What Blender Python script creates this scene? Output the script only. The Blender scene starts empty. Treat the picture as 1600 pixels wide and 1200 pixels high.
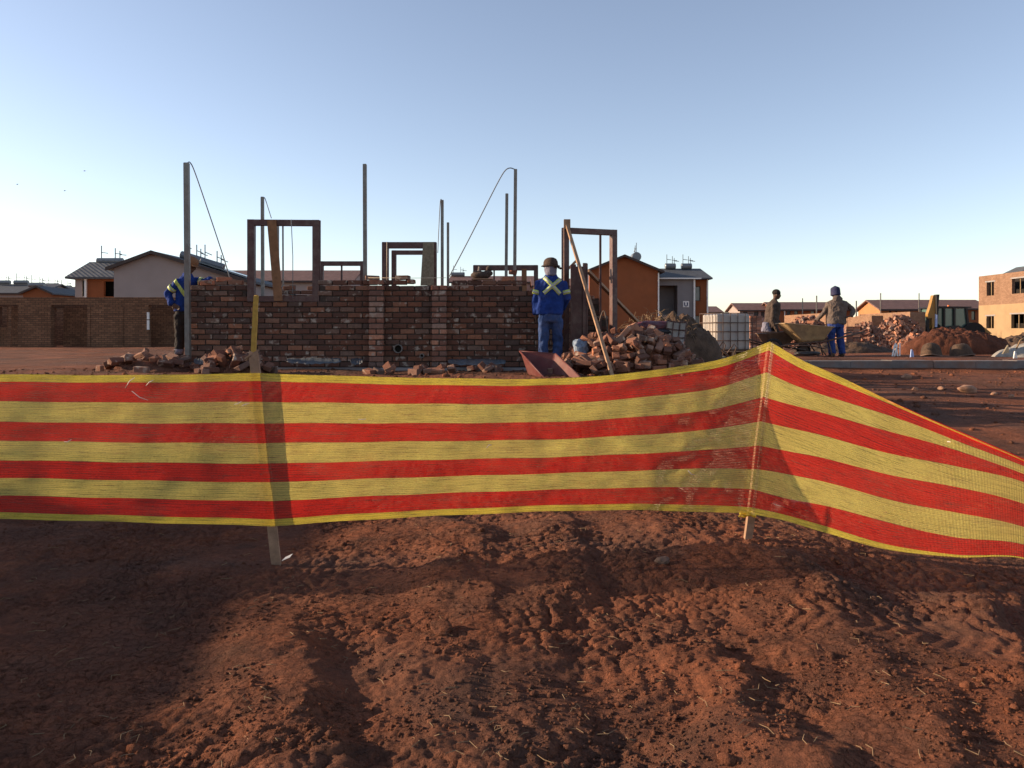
import bpy, bmesh, math, random
import numpy as np
from mathutils import Vector, Matrix, Quaternion
from mathutils.bvhtree import BVHTree

random.seed(7)
RNG = np.random.default_rng(11)
SC = bpy.context.scene
COL = SC.collection
R = math.radians
# ------------------------------------------------------------------ camera, sky, sun, exposure
F, H, HY = 1230.0, 1.5, 520.0        # focal length in photo pixels, eye height, horizon row
cd = bpy.data.cameras.new('camera')
cd.sensor_width = 36.0
cd.lens = 36.0 * F / 1600.0
cd.shift_y = -(600.0 - HY) / 1600.0
cd.clip_start = 0.05
cd.clip_end = 3000
cam = bpy.data.objects.new('camera', cd)
COL.objects.link(cam)
cam.location = (0, 0, H)
cam.rotation_euler = (R(90), 0, 0)
SC.camera = cam

SUN_EL, SUN_AZ = R(14.5), R(7.5)    # elevation; degrees ahead of due left
TO_SUN = Vector((-math.cos(SUN_AZ) * math.cos(SUN_EL), math.sin(SUN_AZ) * math.cos(SUN_EL), math.sin(SUN_EL)))
world = bpy.data.worlds.new('World')
SC.world = world
world.use_nodes = True
wn = world.node_tree
sky = wn.nodes.new('ShaderNodeTexSky')
sky.sky_type = 'NISHITA'
sky.sun_disc = False
sky.sun_elevation = SUN_EL
sky.sun_rotation = -(R(90) - SUN_AZ)
sky.altitude = 1500
sky.air_density = 1.0
sky.dust_density = 1.2
sky.ozone_density = 1.5
bg = wn.nodes['Background']
bg.inputs['Strength'].default_value = 0.13
hs = wn.nodes.new('ShaderNodeHueSaturation'); hs.inputs['Saturation'].default_value = 0.86
wb = wn.nodes.new('ShaderNodeMix'); wb.data_type = 'RGBA'; wb.blend_type = 'MULTIPLY'; wb.inputs[0].default_value = 1.0
wb.inputs[7].default_value = (1.085, 0.99, 0.965, 1)          # one white balance for the whole sky
wn.links.new(sky.outputs['Color'], hs.inputs['Color']); wn.links.new(hs.outputs['Color'], wb.inputs[6]); wn.links.new(wb.outputs[2], bg.inputs['Color'])
sl = bpy.data.lights.new('sun', 'SUN')
sl.energy = 5.0
sl.angle = R(0.5)
sl.color = (1.0, 0.76, 0.52)
sun = bpy.data.objects.new('sun', sl)
COL.objects.link(sun)
sun.rotation_euler = (-TO_SUN).to_track_quat('-Z', 'Y').to_euler()
SC.view_settings.view_transform = 'Standard'
SC.view_settings.look = 'None'
SC.view_settings.gamma = 1.0
SC.view_settings.use_curve_mapping = False
SC.view_settings.exposure = 0.86
SC.cycles.max_bounces = 6
SC.cycles.transparent_max_bounces = 12
SC.cycles.use_denoising = True

# ------------------------------------------------------------------ helpers
def P(px, py, d):
    """World point seen at photo pixel (px, py) at distance d."""
    return Vector(((px - 800.0) * d / F, d, H + (HY - py) * d / F))

def X(px, d): return (px - 800.0) * d / F
def Z(py, d): return H + (HY - py) * d / F

def sm(a, b, t):
    t = np.clip((t - a) / (b - a), 0, 1)
    return t * t * (3 - 2 * t)

def _hash(ix, iy, seed):
    n = (ix.astype(np.int64) * 374761393 + iy.astype(np.int64) * 668265263 + seed * 974711) & 0x7fffffff
    n = ((n ^ (n >> 13)) * 1274126177) & 0x7fffffff
    return ((n ^ (n >> 16)) & 0xffff) / 65535.0

def pnoise(x, y, seed=0):
    x = np.asarray(x, float); y = np.asarray(y, float)
    ix = np.floor(x); iy = np.floor(y)
    fx = x - ix; fy = y - iy
    ux = fx * fx * fx * (fx * (fx * 6 - 15) + 10); uy = fy * fy * fy * (fy * (fy * 6 - 15) + 10)
    def g(dx, dy):
        a = _hash(ix + dx, iy + dy, seed) * 2 * np.pi
        return np.cos(a) * (fx - dx) + np.sin(a) * (fy - dy)
    return ((g(0, 0) * (1 - ux) + g(1, 0) * ux) * (1 - uy) + (g(0, 1) * (1 - ux) + g(1, 1) * ux) * uy) * 1.5

def fbm(x, y, sc, octv=4, seed=0, gain=0.5):
    s = 0; a = 1.0; f = 1.0 / sc
    for o in range(octv):
        s = s + a * pnoise(np.asarray(x) * f + 13.7 * o, np.asarray(y) * f - 7.3 * o, seed + o)
        a *= gain; f *= 2.03
    return s

def wloc(o):
    v = Vector((0, 0, 0))
    while o is not None:
        v = v + o.location; o = o.parent
    return v

class MB:
    """Collects shapes (in world coordinates) and links them as one mesh object."""
    def __init__(s): s.v = []; s.f = []
    def add(s, vs, fs):
        n = len(s.v); s.v += [tuple(p) for p in vs]; s.f += [tuple(i + n for i in f) for f in fs]; return s
    def box(s, x0, x1, y0, y1, z0, z1):
        return s.add([(x0, y0, z0), (x1, y0, z0), (x1, y1, z0), (x0, y1, z0), (x0, y0, z1), (x1, y0, z1), (x1, y1, z1), (x0, y1, z1)],
                     [(0, 3, 2, 1), (4, 5, 6, 7), (0, 1, 5, 4), (1, 2, 6, 5), (2, 3, 7, 6), (3, 0, 4, 7)])
    def bar(s, p0, p1, w, h=None, up=(0, 0, 1)):
        h = h or w
        p0 = Vector(p0); p1 = Vector(p1); t = (p1 - p0).normalized(); up = Vector(up)
        if abs(t.dot(up)) > 0.95: up = Vector((0, 1, 0))
        a = t.cross(up).normalized() * w / 2; b = a.cross(t).normalized() * h / 2
        return s.add([p0 - a - b, p0 + a - b, p0 + a + b, p0 - a + b, p1 - a - b, p1 + a - b, p1 + a + b, p1 - a + b],
                     [(0, 3, 2, 1), (4, 5, 6, 7), (0, 1, 5, 4), (1, 2, 6, 5), (2, 3, 7, 6), (3, 0, 4, 7)])
    def tube(s, pts, r, n=8):
        pts = [Vector(p) for p in pts]
        rs = r if isinstance(r, (list, tuple)) else [r] * len(pts)
        ref = None; rings = []
        for i, p in enumerate(pts):
            t = (pts[min(i + 1, len(pts) - 1)] - pts[max(i - 1, 0)]).normalized()
            if ref is None:
                ref = t.cross(Vector((0, 0, 1)) if abs(t.z) < 0.9 else Vector((0, 1, 0))).normalized()
            a = (ref - t * ref.dot(t)).normalized(); ref = a; b = t.cross(a)
            rings.append([p + (a * math.cos(2 * math.pi * k / n) + b * math.sin(2 * math.pi * k / n)) * rs[i] for k in range(n)])
        vs = [q for g in rings for q in g]; fs = []
        for i in range(len(pts) - 1):
            for k in range(n):
                fs.append((i * n + k, i * n + (k + 1) % n, (i + 1) * n + (k + 1) % n, (i + 1) * n + k))
        fs.append(tuple(range(n - 1, -1, -1))); fs.append(tuple(range((len(pts) - 1) * n, len(pts) * n)))
        return s.add(vs, fs)
    def prism(s, poly, vec):
        """Extrude a planar polygon (list of 3D points) along vec."""
        n = len(poly); vec = Vector(vec); poly = [Vector(p) for p in poly]
        vs = poly + [p + vec for p in poly]
        fs = [tuple(range(n - 1, -1, -1)), tuple(range(n, 2 * n))] + [(i, (i + 1) % n, n + (i + 1) % n, n + i) for i in range(n)]
        return s.add(vs, fs)
    def ell(s, c, rx, ry, rz, nu=12, nv=8, rot=None):
        c = Vector(c); vs = []; fs = []
        for j in range(1, nv):
            th = math.pi * j / nv
            for i in range(nu):
                ph = 2 * math.pi * i / nu
                q = Vector((rx * math.sin(th) * math.cos(ph), ry * math.sin(th) * math.sin(ph), rz * math.cos(th)))
                if rot is not None: q = rot @ q
                vs.append(c + q)
        top = Vector((0, 0, rz)); top = rot @ top if rot is not None else top
        vs += [c + top, c - top]; nt = len(vs) - 2
        for j in range(nv - 2):
            for i in range(nu):
                fs.append((j * nu + i, (j + 1) * nu + i, (j + 1) * nu + (i + 1) % nu, j * nu + (i + 1) % nu))
        for i in range(nu):
            fs.append((nt, i, (i + 1) % nu)); fs.append((nt + 1, (nv - 2) * nu + (i + 1) % nu, (nv - 2) * nu + i))
        return s.add(vs, fs)
    def loft(s, rings, side=(1, 0, 0), n=14):
        """rings: list of (centre, half width along side, half depth); closed with domed caps."""
        side = Vector(side); cs = [Vector(r[0]) for r in rings]; vs = []; fs = []
        for i, (c, ra, rb) in enumerate(rings):
            t = (cs[min(i + 1, len(cs) - 1)] - cs[max(i - 1, 0)]).normalized()
            a = (side - t * side.dot(t))
            a = a.normalized() if a.length > 1e-4 else t.orthogonal().normalized()
            b = t.cross(a)
            for k in range(n):
                w = 2 * math.pi * k / n
                vs.append(cs[i] + a * (math.cos(w) * ra) + b * (math.sin(w) * rb))
        m = len(rings)
        for i in range(m - 1):
            for k in range(n):
                fs.append((i * n + k, i * n + (k + 1) % n, (i + 1) * n + (k + 1) % n, (i + 1) * n + k))
        t0 = (cs[0] - cs[1]).normalized(); t1 = (cs[-1] - cs[-2]).normalized()
        vs.append(cs[0] + t0 * rings[0][2] * 0.5); vs.append(cs[-1] + t1 * rings[-1][2] * 0.5)
        for k in range(n):
            fs.append((m * n, (k + 1) % n, k)); fs.append((m * n + 1, (m - 1) * n + k, (m - 1) * n + (k + 1) % n))
        return s.add(vs, fs)
    def build(s, name, mat, parent=None, smooth=False):
        off = wloc(parent) if parent is not None else Vector((0, 0, 0))
        me = bpy.data.meshes.new(name)
        me.from_pydata([(v[0] - off.x, v[1] - off.y, v[2] - off.z) for v in s.v], [], s.f)
        me.update()
        if mat: me.materials.append(mat)
        if smooth: me.polygons.foreach_set('use_smooth', [True] * len(me.polygons))
        o = bpy.data.objects.new(name, me)
        COL.objects.link(o); o.parent = parent
        return o

def tag(o, label, cat, group=None, kind=None):
    if label: o['label'] = label
    if cat: o['category'] = cat
    if group: o['group'] = group
    if kind: o['kind'] = kind
    return o

def thing(name, loc, label, cat, group=None):
    o = bpy.data.objects.new(name, None)
    o.empty_display_size = 0.1
    COL.objects.link(o); o.location = Vector(loc)
    return tag(o, label, cat, group)

def structure(o): o['kind'] = 'structure'; return o

def copy_tree(o, parent=None):
    c = o.copy(); COL.objects.link(c); c.parent = parent
    for ch in list(o.children): copy_tree(ch, c)
    return c

# ------------------------------------------------------------------ materials
class NT:
    def __init__(s, name):
        s.m = bpy.data.materials.new(name); s.m.use_nodes = True
        s.t = s.m.node_tree; s.b = s.t.nodes['Principled BSDF']; s.out = s.t.nodes['Material Output']
    def n(s, t, **kw):
        nd = s.t.nodes.new(t)
        for k, v in kw.items():
            if k.startswith('i_'):
                nd.inputs[k[2:].replace('_', ' ')].default_value = v
            else: setattr(nd, k, v)
        return nd
    def l(s, a, b): s.t.links.new(a, b)
    def mix(s, fac, a, b, bt='MIX'):
        nd = s.n('ShaderNodeMix', data_type='RGBA', blend_type=bt)
        for sock, v in ((nd.inputs[0], fac), (nd.inputs[6], a), (nd.inputs[7], b)):
            if isinstance(v, (int, float)): sock.default_value = v
            elif isinstance(v, (tuple, list)): sock.default_value = (*v[:3], 1)
            else: s.l(v, sock)
        return nd.outputs[2]
    def math(s, op, a, b=0.0, c=0.0):
        nd = s.n('ShaderNodeMath', operation=op)
        for i, v in enumerate((a, b, c)):
            if isinstance(v, (int, float)): nd.inputs[i].default_value = v
            else: s.l(v, nd.inputs[i])
        return nd.outputs[0]
    def ramp(s, fac, stops, interp='LINEAR'):
        nd = s.n('ShaderNodeValToRGB'); cr = nd.color_ramp; cr.interpolation = interp
        while len(cr.elements) < len(stops): cr.elements.new(0.5)
        for e, (p, c) in zip(cr.elements, stops):
            e.position = p; e.color = (*c[:3], 1) if isinstance(c, (tuple, list)) else (c, c, c, 1)
        s.l(fac, nd.inputs[0]); return nd.outputs[0]
    def noise(s, vec, scale, detail=4, rough=0.6, col=False):
        nd = s.n('ShaderNodeTexNoise'); nd.inputs['Scale'].default_value = scale
        nd.inputs['Detail'].default_value = detail; nd.inputs['Roughness'].default_value = rough
        if vec is not None: s.l(vec, nd.inputs['Vector'])
        return nd.outputs['Color' if col else 'Fac']
    def bump(s, h, strength=0.5, dist=0.01, normal=None):
        nd = s.n('ShaderNodeBump'); nd.inputs['Strength'].default_value = strength; nd.inputs['Distance'].default_value = dist
        s.l(h, nd.inputs['Height'])
        if normal is not None: s.l(normal, nd.inputs['Normal'])
        return nd.outputs[0]
    def set(s, **kw):
        for k, v in kw.items():
            k = k.replace('_', ' ')
            if isinstance(v, (int, float)): s.b.inputs[k].default_value = v
            elif isinstance(v, (tuple, list)): s.b.inputs[k].default_value = (*v[:3], 1)
            else: s.l(v, s.b.inputs[k])

def wpos(m): return m.n('ShaderNodeNewGeometry').outputs['Position']

def simple(name, col, rough=0.7, var=0.25, scale=8.0, bump=0.25, bdist=0.006, metal=0.0, spec=0.3, dirt=None, dirt_amt=0.35, dscale=2.5):
    m = NT(name); p = wpos(m)
    nz = m.noise(p, scale, 5, 0.65)
    lo = tuple(c * (1 - var) for c in col); hi = tuple(min(1, c * (1 + var)) for c in col)
    c = m.ramp(nz, [(0.3, lo), (0.7, hi)])
    if dirt:
        dn = m.noise(p, dscale, 6, 0.7)
        c = m.mix(m.math('MULTIPLY', m.ramp(dn, [(0.45, 0.0), (0.7, 1.0)]), dirt_amt), c, dirt)
    m.set(Base_Color=c, Roughness=rough, Metallic=metal)
    m.b.inputs['Specular IOR Level'].default_value = spec
    if bump:
        m.set(Normal=m.bump(m.noise(p, scale * 3, 5, 0.7), bump, bdist))
    return m.m

def brick_mat(name, island=False, bright=1.0):
    m = NT(name); p = wpos(m)
    rnd = m.n('ShaderNodeNewGeometry').outputs['Random Per Island'] if island else m.n('ShaderNodeObjectInfo').outputs['Random']
    b = bright
    base = m.ramp(rnd, [(0.0, (.11 * b, .056 * b, .042 * b)), (0.2, (.15 * b, .068 * b, .046 * b)), (0.42, (.21 * b, .085 * b, .052 * b)), (0.58, (.125 * b, .082 * b, .066 * b)),
                        (0.72, (.27 * b, .105 * b, .058 * b)), (0.86, (.22 * b, .14 * b, .105 * b)), (1.0, (.40 * b, .16 * b, .085 * b))])
    nz = m.noise(p, 22, 5, 0.7)
    c = m.mix(m.ramp(nz, [(0.35, 0.0), (0.75, 0.55)]), base, (.06, .038, .031))
    sh = m.n('ShaderNodeVectorMath', operation='ADD'); m.l(p, sh.inputs[0])
    comb = m.n('ShaderNodeCombineXYZ'); m.l(m.math('MULTIPLY', rnd, 37.0), comb.inputs[0]); m.l(comb.outputs[0], sh.inputs[1])
    sm_ = m.noise(sh.outputs[0], 7.5, 4, 0.6)
    c = m.mix(m.ramp(sm_, [(0.58, 0.0), (0.70, 0.8)]), c, (.42, .35, .28))
    m.set(Base_Color=c, Roughness=0.9)
    m.b.inputs['Specular IOR Level'].default_value = 0.15
    m.set(Normal=m.bump(m.noise(p, 60, 5, 0.7), 0.5, 0.006))
    return m.m

def far_brick(name, c1, c2, mortar, bump=0.4):
    m = NT(name); p = wpos(m)
    sp = m.n('ShaderNodeSeparateXYZ'); m.l(p, sp.inputs[0])
    cb = m.n('ShaderNodeCombineXYZ'); m.l(m.math('ADD', sp.outputs[0], sp.outputs[1]), cb.inputs[0]); m.l(sp.outputs[2], cb.inputs[1])
    br = m.n('ShaderNodeTexBrick'); m.l(cb.outputs[0], br.inputs['Vector'])
    br.inputs['Color1'].default_value = (*c1, 1); br.inputs['Color2'].default_value = (*c2, 1); br.inputs['Mortar'].default_value = (*mortar, 1)
    br.inputs['Scale'].default_value = 1.0; br.inputs['Brick Width'].default_value = 0.232; br.inputs['Row Height'].default_value = 0.085
    br.inputs['Mortar Size'].default_value = 0.011; br.inputs['Mortar Smooth'].default_value = 0.2; br.inputs['Bias'].default_value = 0.1
    nz = m.noise(p, 1.3, 6, 0.75); fz = m.noise(p, 9.0, 4, 0.7)
    c = m.mix(m.ramp(nz, [(0.35, 0.0), (0.7, 0.5)]), br.outputs['Color'], tuple(x * 0.55 for x in c1))
    c = m.mix(m.ramp(fz, [(0.58, 0.0), (0.72, 0.45)]), c, tuple(min(1, x * 1.9) for x in c2))
    m.set(Base_Color=c, Roughness=0.92)
    m.b.inputs['Specular IOR Level'].default_value = 0.1
    inv = m.math('SUBTRACT', 1.0, br.outputs['Fac'])
    m.set(Normal=m.bump(inv, bump, 0.012))
    return m.m

def roof_mat(name, col):
    m = NT(name); p = wpos(m)
    sp = m.n('ShaderNodeSeparateXYZ'); m.l(p, sp.inputs[0])
    wv = m.math('SINE', m.math('MULTIPLY', m.math('ADD', sp.outputs[0], sp.outputs[1]), 2 * math.pi / 0.33))
    rw = m.math('FRACT', m.math('MULTIPLY', sp.outputs[2], 1 / 0.14))
    nz = m.noise(p, 2.2, 5, 0.7)
    c = m.mix(m.ramp(nz, [(0.3, 0.0), (0.75, 1.0)]), tuple(x * 0.75 for x in col), tuple(min(1, x * 1.3) for x in col))
    m.set(Base_Color=c, Roughness=0.75)
    m.b.inputs['Specular IOR Level'].default_value = 0.25
    m.set(Normal=m.bump(m.math('ADD', wv, m.math('MULTIPLY', rw, 1.6)), 0.35, 0.03))
    return m.m

def ground_mat():
    m = NT('red_soil'); p = wpos(m)
    big = m.noise(p, 0.55, 5, 0.65); mid = m.noise(p, 2.6, 6, 0.7); fine = m.noise(p, 26, 6, 0.75); grit = m.noise(p, 120, 3, 0.7)
    c = m.ramp(mid, [(0.30, (.135, .060, .038)), (0.5, (.29, .104, .054)), (0.70, (.40, .145, .072))])
    c = m.mix(m.ramp(big, [(0.40, 0.0), (0.64, 0.85)]), c, (.135, .080, .060))
    c = m.mix(m.ramp(fine, [(0.40, 0.0), (0.66, 0.6)]), c, (.085, .044, .031))
    c = m.mix(m.ramp(m.noise(p, 7.0, 6, 0.75), [(0.52, 0.0), (0.68, 0.65)]), c, (.090, .048, .034))
    c = m.mix(m.ramp(grit, [(0.66, 0.0), (0.76, 0.6)]), c, (.40, .22, .135))
    m.set(Base_Color=c, Roughness=0.97)
    m.b.inputs['Specular IOR Level'].default_value = 0.08
    vo = m.n('ShaderNodeTexVoronoi', feature='DISTANCE_TO_EDGE'); vo.inputs['Scale'].default_value = 17.0
    wob = m.n('ShaderNodeVectorMath', operation='ADD'); m.l(p, wob.inputs[0])
    ws = m.n('ShaderNodeVectorMath', operation='SCALE'); m.l(m.noise(p, 9, 3, 0.6, col=True), ws.inputs[0]); ws.inputs['Scale'].default_value = 0.09
    m.l(ws.outputs[0], wob.inputs[1]); m.l(wob.outputs[0], vo.inputs['Vector'])
    crack = m.ramp(vo.outputs['Distance'], [(0.0, 0.0), (0.10, 1.0)])
    cmask = m.ramp(m.noise(p, 0.9, 3, 0.5), [(0.44, 0.0), (0.56, 1.0)])
    ch = m.mix(cmask, (1, 1, 1), crack)
    b1 = m.bump(ch, 1.0, 0.022)
    b2 = m.bump(fine, 1.0, 0.035, b1)
    b3 = m.bump(grit, 0.9, 0.009, b2)
    m.set(Normal=b3)
    return m.m

def net_mat(name, col, cover, line_gap):
    """Knitted plastic shade-net: strands that scatter and pass light, with open gaps between them (uv in metres)."""
    m = NT(name)
    uv = m.n('ShaderNodeUVMap').outputs[0]
    sp = m.n('ShaderNodeSeparateXYZ'); m.l(uv, sp.inputs[0])
    wob = m.math('MULTIPLY', m.math('SUBTRACT', m.noise(uv, 5.0, 4, 0.65), 0.5), 0.012)
    v = m.math('ADD', sp.outputs[1], wob)
    hl = m.math('ADD', m.math('MULTIPLY', m.math('SINE', m.math('MULTIPLY', v, 2 * math.pi / line_gap)), 0.5), 0.5)
    vl = m.math('ADD', m.math('MULTIPLY', m.math('SINE', m.math('MULTIPLY', sp.outputs[0], 2 * math.pi / 0.0071)), 0.5), 0.5)
    mp = m.n('ShaderNodeMapping'); m.l(uv, mp.inputs[0]); mp.inputs['Scale'].default_value = (0.35, 1.0, 1.0)
    spec = m.noise(mp.outputs[0], 210, 2, 0.6)
    patch = m.noise(uv, 2.3, 4, 0.6)
    mq = m.n('ShaderNodeMapping'); m.l(uv, mq.inputs[0]); mq.inputs['Scale'].default_value = (0.045, 1.0, 1.0)
    strk = m.ramp(m.noise(mq.outputs[0], 95, 3, 0.7), [(0.50, 0.0), (0.66, 1.0)])
    # openness of the knit
    op = m.math('MULTIPLY', m.ramp(hl, [(0.55, 0.0), (0.95, 1.0)]), m.ramp(patch, [(0.35, 0.15), (0.65, 1.0)]))
    op = m.math('ADD', m.math('MULTIPLY', op, 0.22), m.math('ADD', m.math('MULTIPLY', strk, 0.36), m.math('MULTIPLY', m.ramp(spec, [(0.5, 0.0), (0.72, 1.0)]), 0.26)))
    alpha = m.math('SUBTRACT', cover, op)
    cn = m.noise(uv, 3.0, 5, 0.7)
    c = m.mix(m.ramp(cn, [(0.3, 0.0), (0.75, 1.0)]), tuple(x * 0.80 for x in col), tuple(min(1, x * 1.12) for x in col))
    dust = m.ramp(m.noise(mp.outputs[0], 7, 6, 0.75), [(0.55, 0.0), (0.8, 0.25)])
    c = m.mix(dust, c, (.42, .26, .17))
    hgt = m.math('ADD', m.math('MULTIPLY', vl, 0.8), m.math('ADD', m.math('MULTIPLY', hl, 0.7), m.math('MULTIPLY', spec, 1.4)))
    nrm = m.bump(hgt, 1.0, 0.006)
    d = m.n('ShaderNodeBsdfDiffuse'); t = m.n('ShaderNodeBsdfTranslucent'); g = m.n('ShaderNodeBsdfGlossy'); tr = m.n('ShaderNodeBsdfTransparent')
    g.inputs['Roughness'].default_value = 0.35; g.inputs['Color'].default_value = (.8, .7, .6, 1)
    for s_ in (d, t): m.l(c, s_.inputs['Color'])
    for s_ in (d, t, g): m.l(nrm, s_.inputs['Normal'])
    ms = m.n('ShaderNodeMixShader'); ms.inputs[0].default_value = 0.60; m.l(d.outputs[0], ms.inputs[1]); m.l(t.outputs[0], ms.inputs[2])
    mg = m.n('ShaderNodeMixShader'); mg.inputs[0].default_value = 0.05; m.l(ms.outputs[0], mg.inputs[1]); m.l(g.outputs[0], mg.inputs[2])
    ma = m.n('ShaderNodeMixShader'); m.l(alpha, ma.inputs[0]); m.l(tr.outputs[0], ma.inputs[1]); m.l(mg.outputs[0], ma.inputs[2])
    m.l(ma.outputs[0], m.out.inputs['Surface'])
    return m.m

def glass_mat(name, col=(.05, .07, .08), rough=0.08):
    m = NT(name); p = wpos(m)
    m.set(Base_Color=m.ramp(m.noise(p, 1.5, 3, 0.5), [(0.3, tuple(x * .6 for x in col)), (0.7, col)]), Roughness=rough)
    m.b.inputs['Specular IOR Level'].default_value = 0.6
    return m.m

def cloth(name, col, var=0.2, folds=0.6, dirt=(.2, .13, .09), da=0.2):
    m = NT(name); p = wpos(m)
    c = m.ramp(m.noise(p, 9, 5, 0.7), [(0.3, tuple(x * (1 - var) for x in col)), (0.7, tuple(min(1, x * (1 + var)) for x in col))])
    c = m.mix(m.math('MULTIPLY', m.ramp(m.noise(p, 4, 6, 0.7), [(0.5, 0.0), (0.75, 1.0)]), da), c, dirt)
    m.set(Base_Color=c, Roughness=0.9)
    m.b.inputs['Specular IOR Level'].default_value = 0.12
    mp = m.n('ShaderNodeMapping'); m.l(p, mp.inputs[0]); mp.inputs['Scale'].default_value = (1.0, 1.0, 0.55); mp.inputs['Rotation'].default_value = (0.3, 0.35, 0.2)
    m.set(Normal=m.bump(m.noise(mp.outputs[0], 11, 3, 0.5), folds, 0.06))
    return m.m

M = {}
M['soil'] = ground_mat()
M['brick'] = brick_mat('clay_brick', bright=.84)
M['brick_pier_lit'] = brick_mat('clay_brick_pier_lit', bright=1.55)  # same brick made paler: the light on the piers is put into the colour
M['brick_loose'] = brick_mat('clay_brick_loose', bright=1.05)
M['brick_isl'] = brick_mat('clay_brick_joined', island=True, bright=.84)
M['brick_pile'] = brick_mat('clay_brick_heap', island=True, bright=1.5)
M['mortar'] = simple('mortar', (.062, .044, .034), 0.95, 0.35, 30, 0.6, 0.01)
M['oxide'] = simple('red_oxide_steel', (.075, .025, .020), 0.5, 0.25, 6, 0.15, 0.003, spec=0.45, dirt=(.19, .14, .11), dirt_amt=0.5, dscale=7)
M['galv'] = simple('galvanised_steel', (.20, .185, .165), 0.5, 0.25, 9, 0.1, 0.002, metal=0.35, dirt=(.16, .09, .06), dirt_amt=0.5)
M['wire'] = simple('strap', (.16, .17, .18), 0.6, 0.1, 9, 0)
M['twine'] = simple('twine', (.55, .45, .33), 0.9, 0.2, 9, 0)
M['timber'] = simple('rough_timber', (.33, .20, .12), 0.85, 0.3, 14, 0.4, 0.006, dirt=(.16, .09, .06), dirt_amt=0.5)
M['plank'] = simple('orange_timber', (.22, .105, .05), 0.85, 0.25, 10, 0.3, 0.005)
M['board'] = simple('grey_board', (.21, .17, .115), 0.9, 0.3, 30, 0.3, 0.004)
M['ystake'] = simple('yellow_timber', (.42, .25, .05), 0.8, 0.25, 14, 0.3, 0.004)
M['concrete'] = simple('concrete', (.27, .25, .24), 0.9, 0.25, 3, 0.4, 0.01, dirt=(.22, .12, .08), dirt_amt=0.6, dscale=1.5)
M['white_pipe'] = simple('white_plastic', (.72, .70, .66), 0.5, 0.08, 6, 0)
M['blue_pipe'] = simple('pale_blue_plastic', (.33, .42, .66), 0.5, 0.08, 6, 0)
M['ny'] = net_mat('yellow_knit', (.95, .735, .18), 0.90, 0.0125)
M['nyd'] = net_mat('yellow_hem_knit', (.95, .70, .09), 0.98, 0.016)
M['nr'] = net_mat('red_knit', (.84, .032, .018), 0.87, 0.016)

# ------------------------------------------------------------------ ground
def G(px, py):
    d = H * F / (py - HY); return (X(px, d), d)

RIDGES = [  # (points in ground metres, height, left width, right width)
    ([G(815, 930), G(790, 1000), G(775, 1080), G(770, 1200)], 0.034, 0.55, 0.22),
    ([G(1240, 900), G(1330, 975), G(1400, 1085), G(1440, 1210)], 0.055, 0.50, 0.17),
    ([G(1080, 1030), G(1190, 1090), G(1230, 1200)], 0.05, 0.25, 0.10),
    ([G(690, 812), G(740, 850), G(735, 930)], 0.035, 0.35, 0.12),
    ([G(880, 806), G(892, 850), G(890, 925)], 0.028, 0.25, 0.08),
    ([G(1560, 960), G(1600, 1080), G(1640, 1200)], 0.06, 0.4, 0.12),
    ([G(440, 1000), G(470, 1100), G(480, 1200)], 0.05, 0.3, 0.12),
]
def worley(x, y, cell, seed):
    u = x / cell; v = y / cell; iu = np.floor(u); iv = np.floor(v)
    f1 = np.full(u.shape, 9.0); f2 = np.full(u.shape, 9.0); idr = np.zeros(u.shape)
    for a in (-1, 0, 1):
        for b in (-1, 0, 1):
            cu = iu + a; cv = iv + b
            d = np.hypot(cu + _hash(cu, cv, seed) - u, cv + _hash(cu, cv, seed + 1) - v)
            near = d < f1
            f2 = np.where(near, f1, np.minimum(f2, d)); idr = np.where(near, _hash(cu, cv, seed + 2), idr); f1 = np.where(near, d, f1)
    return f2 - f1, idr
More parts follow.
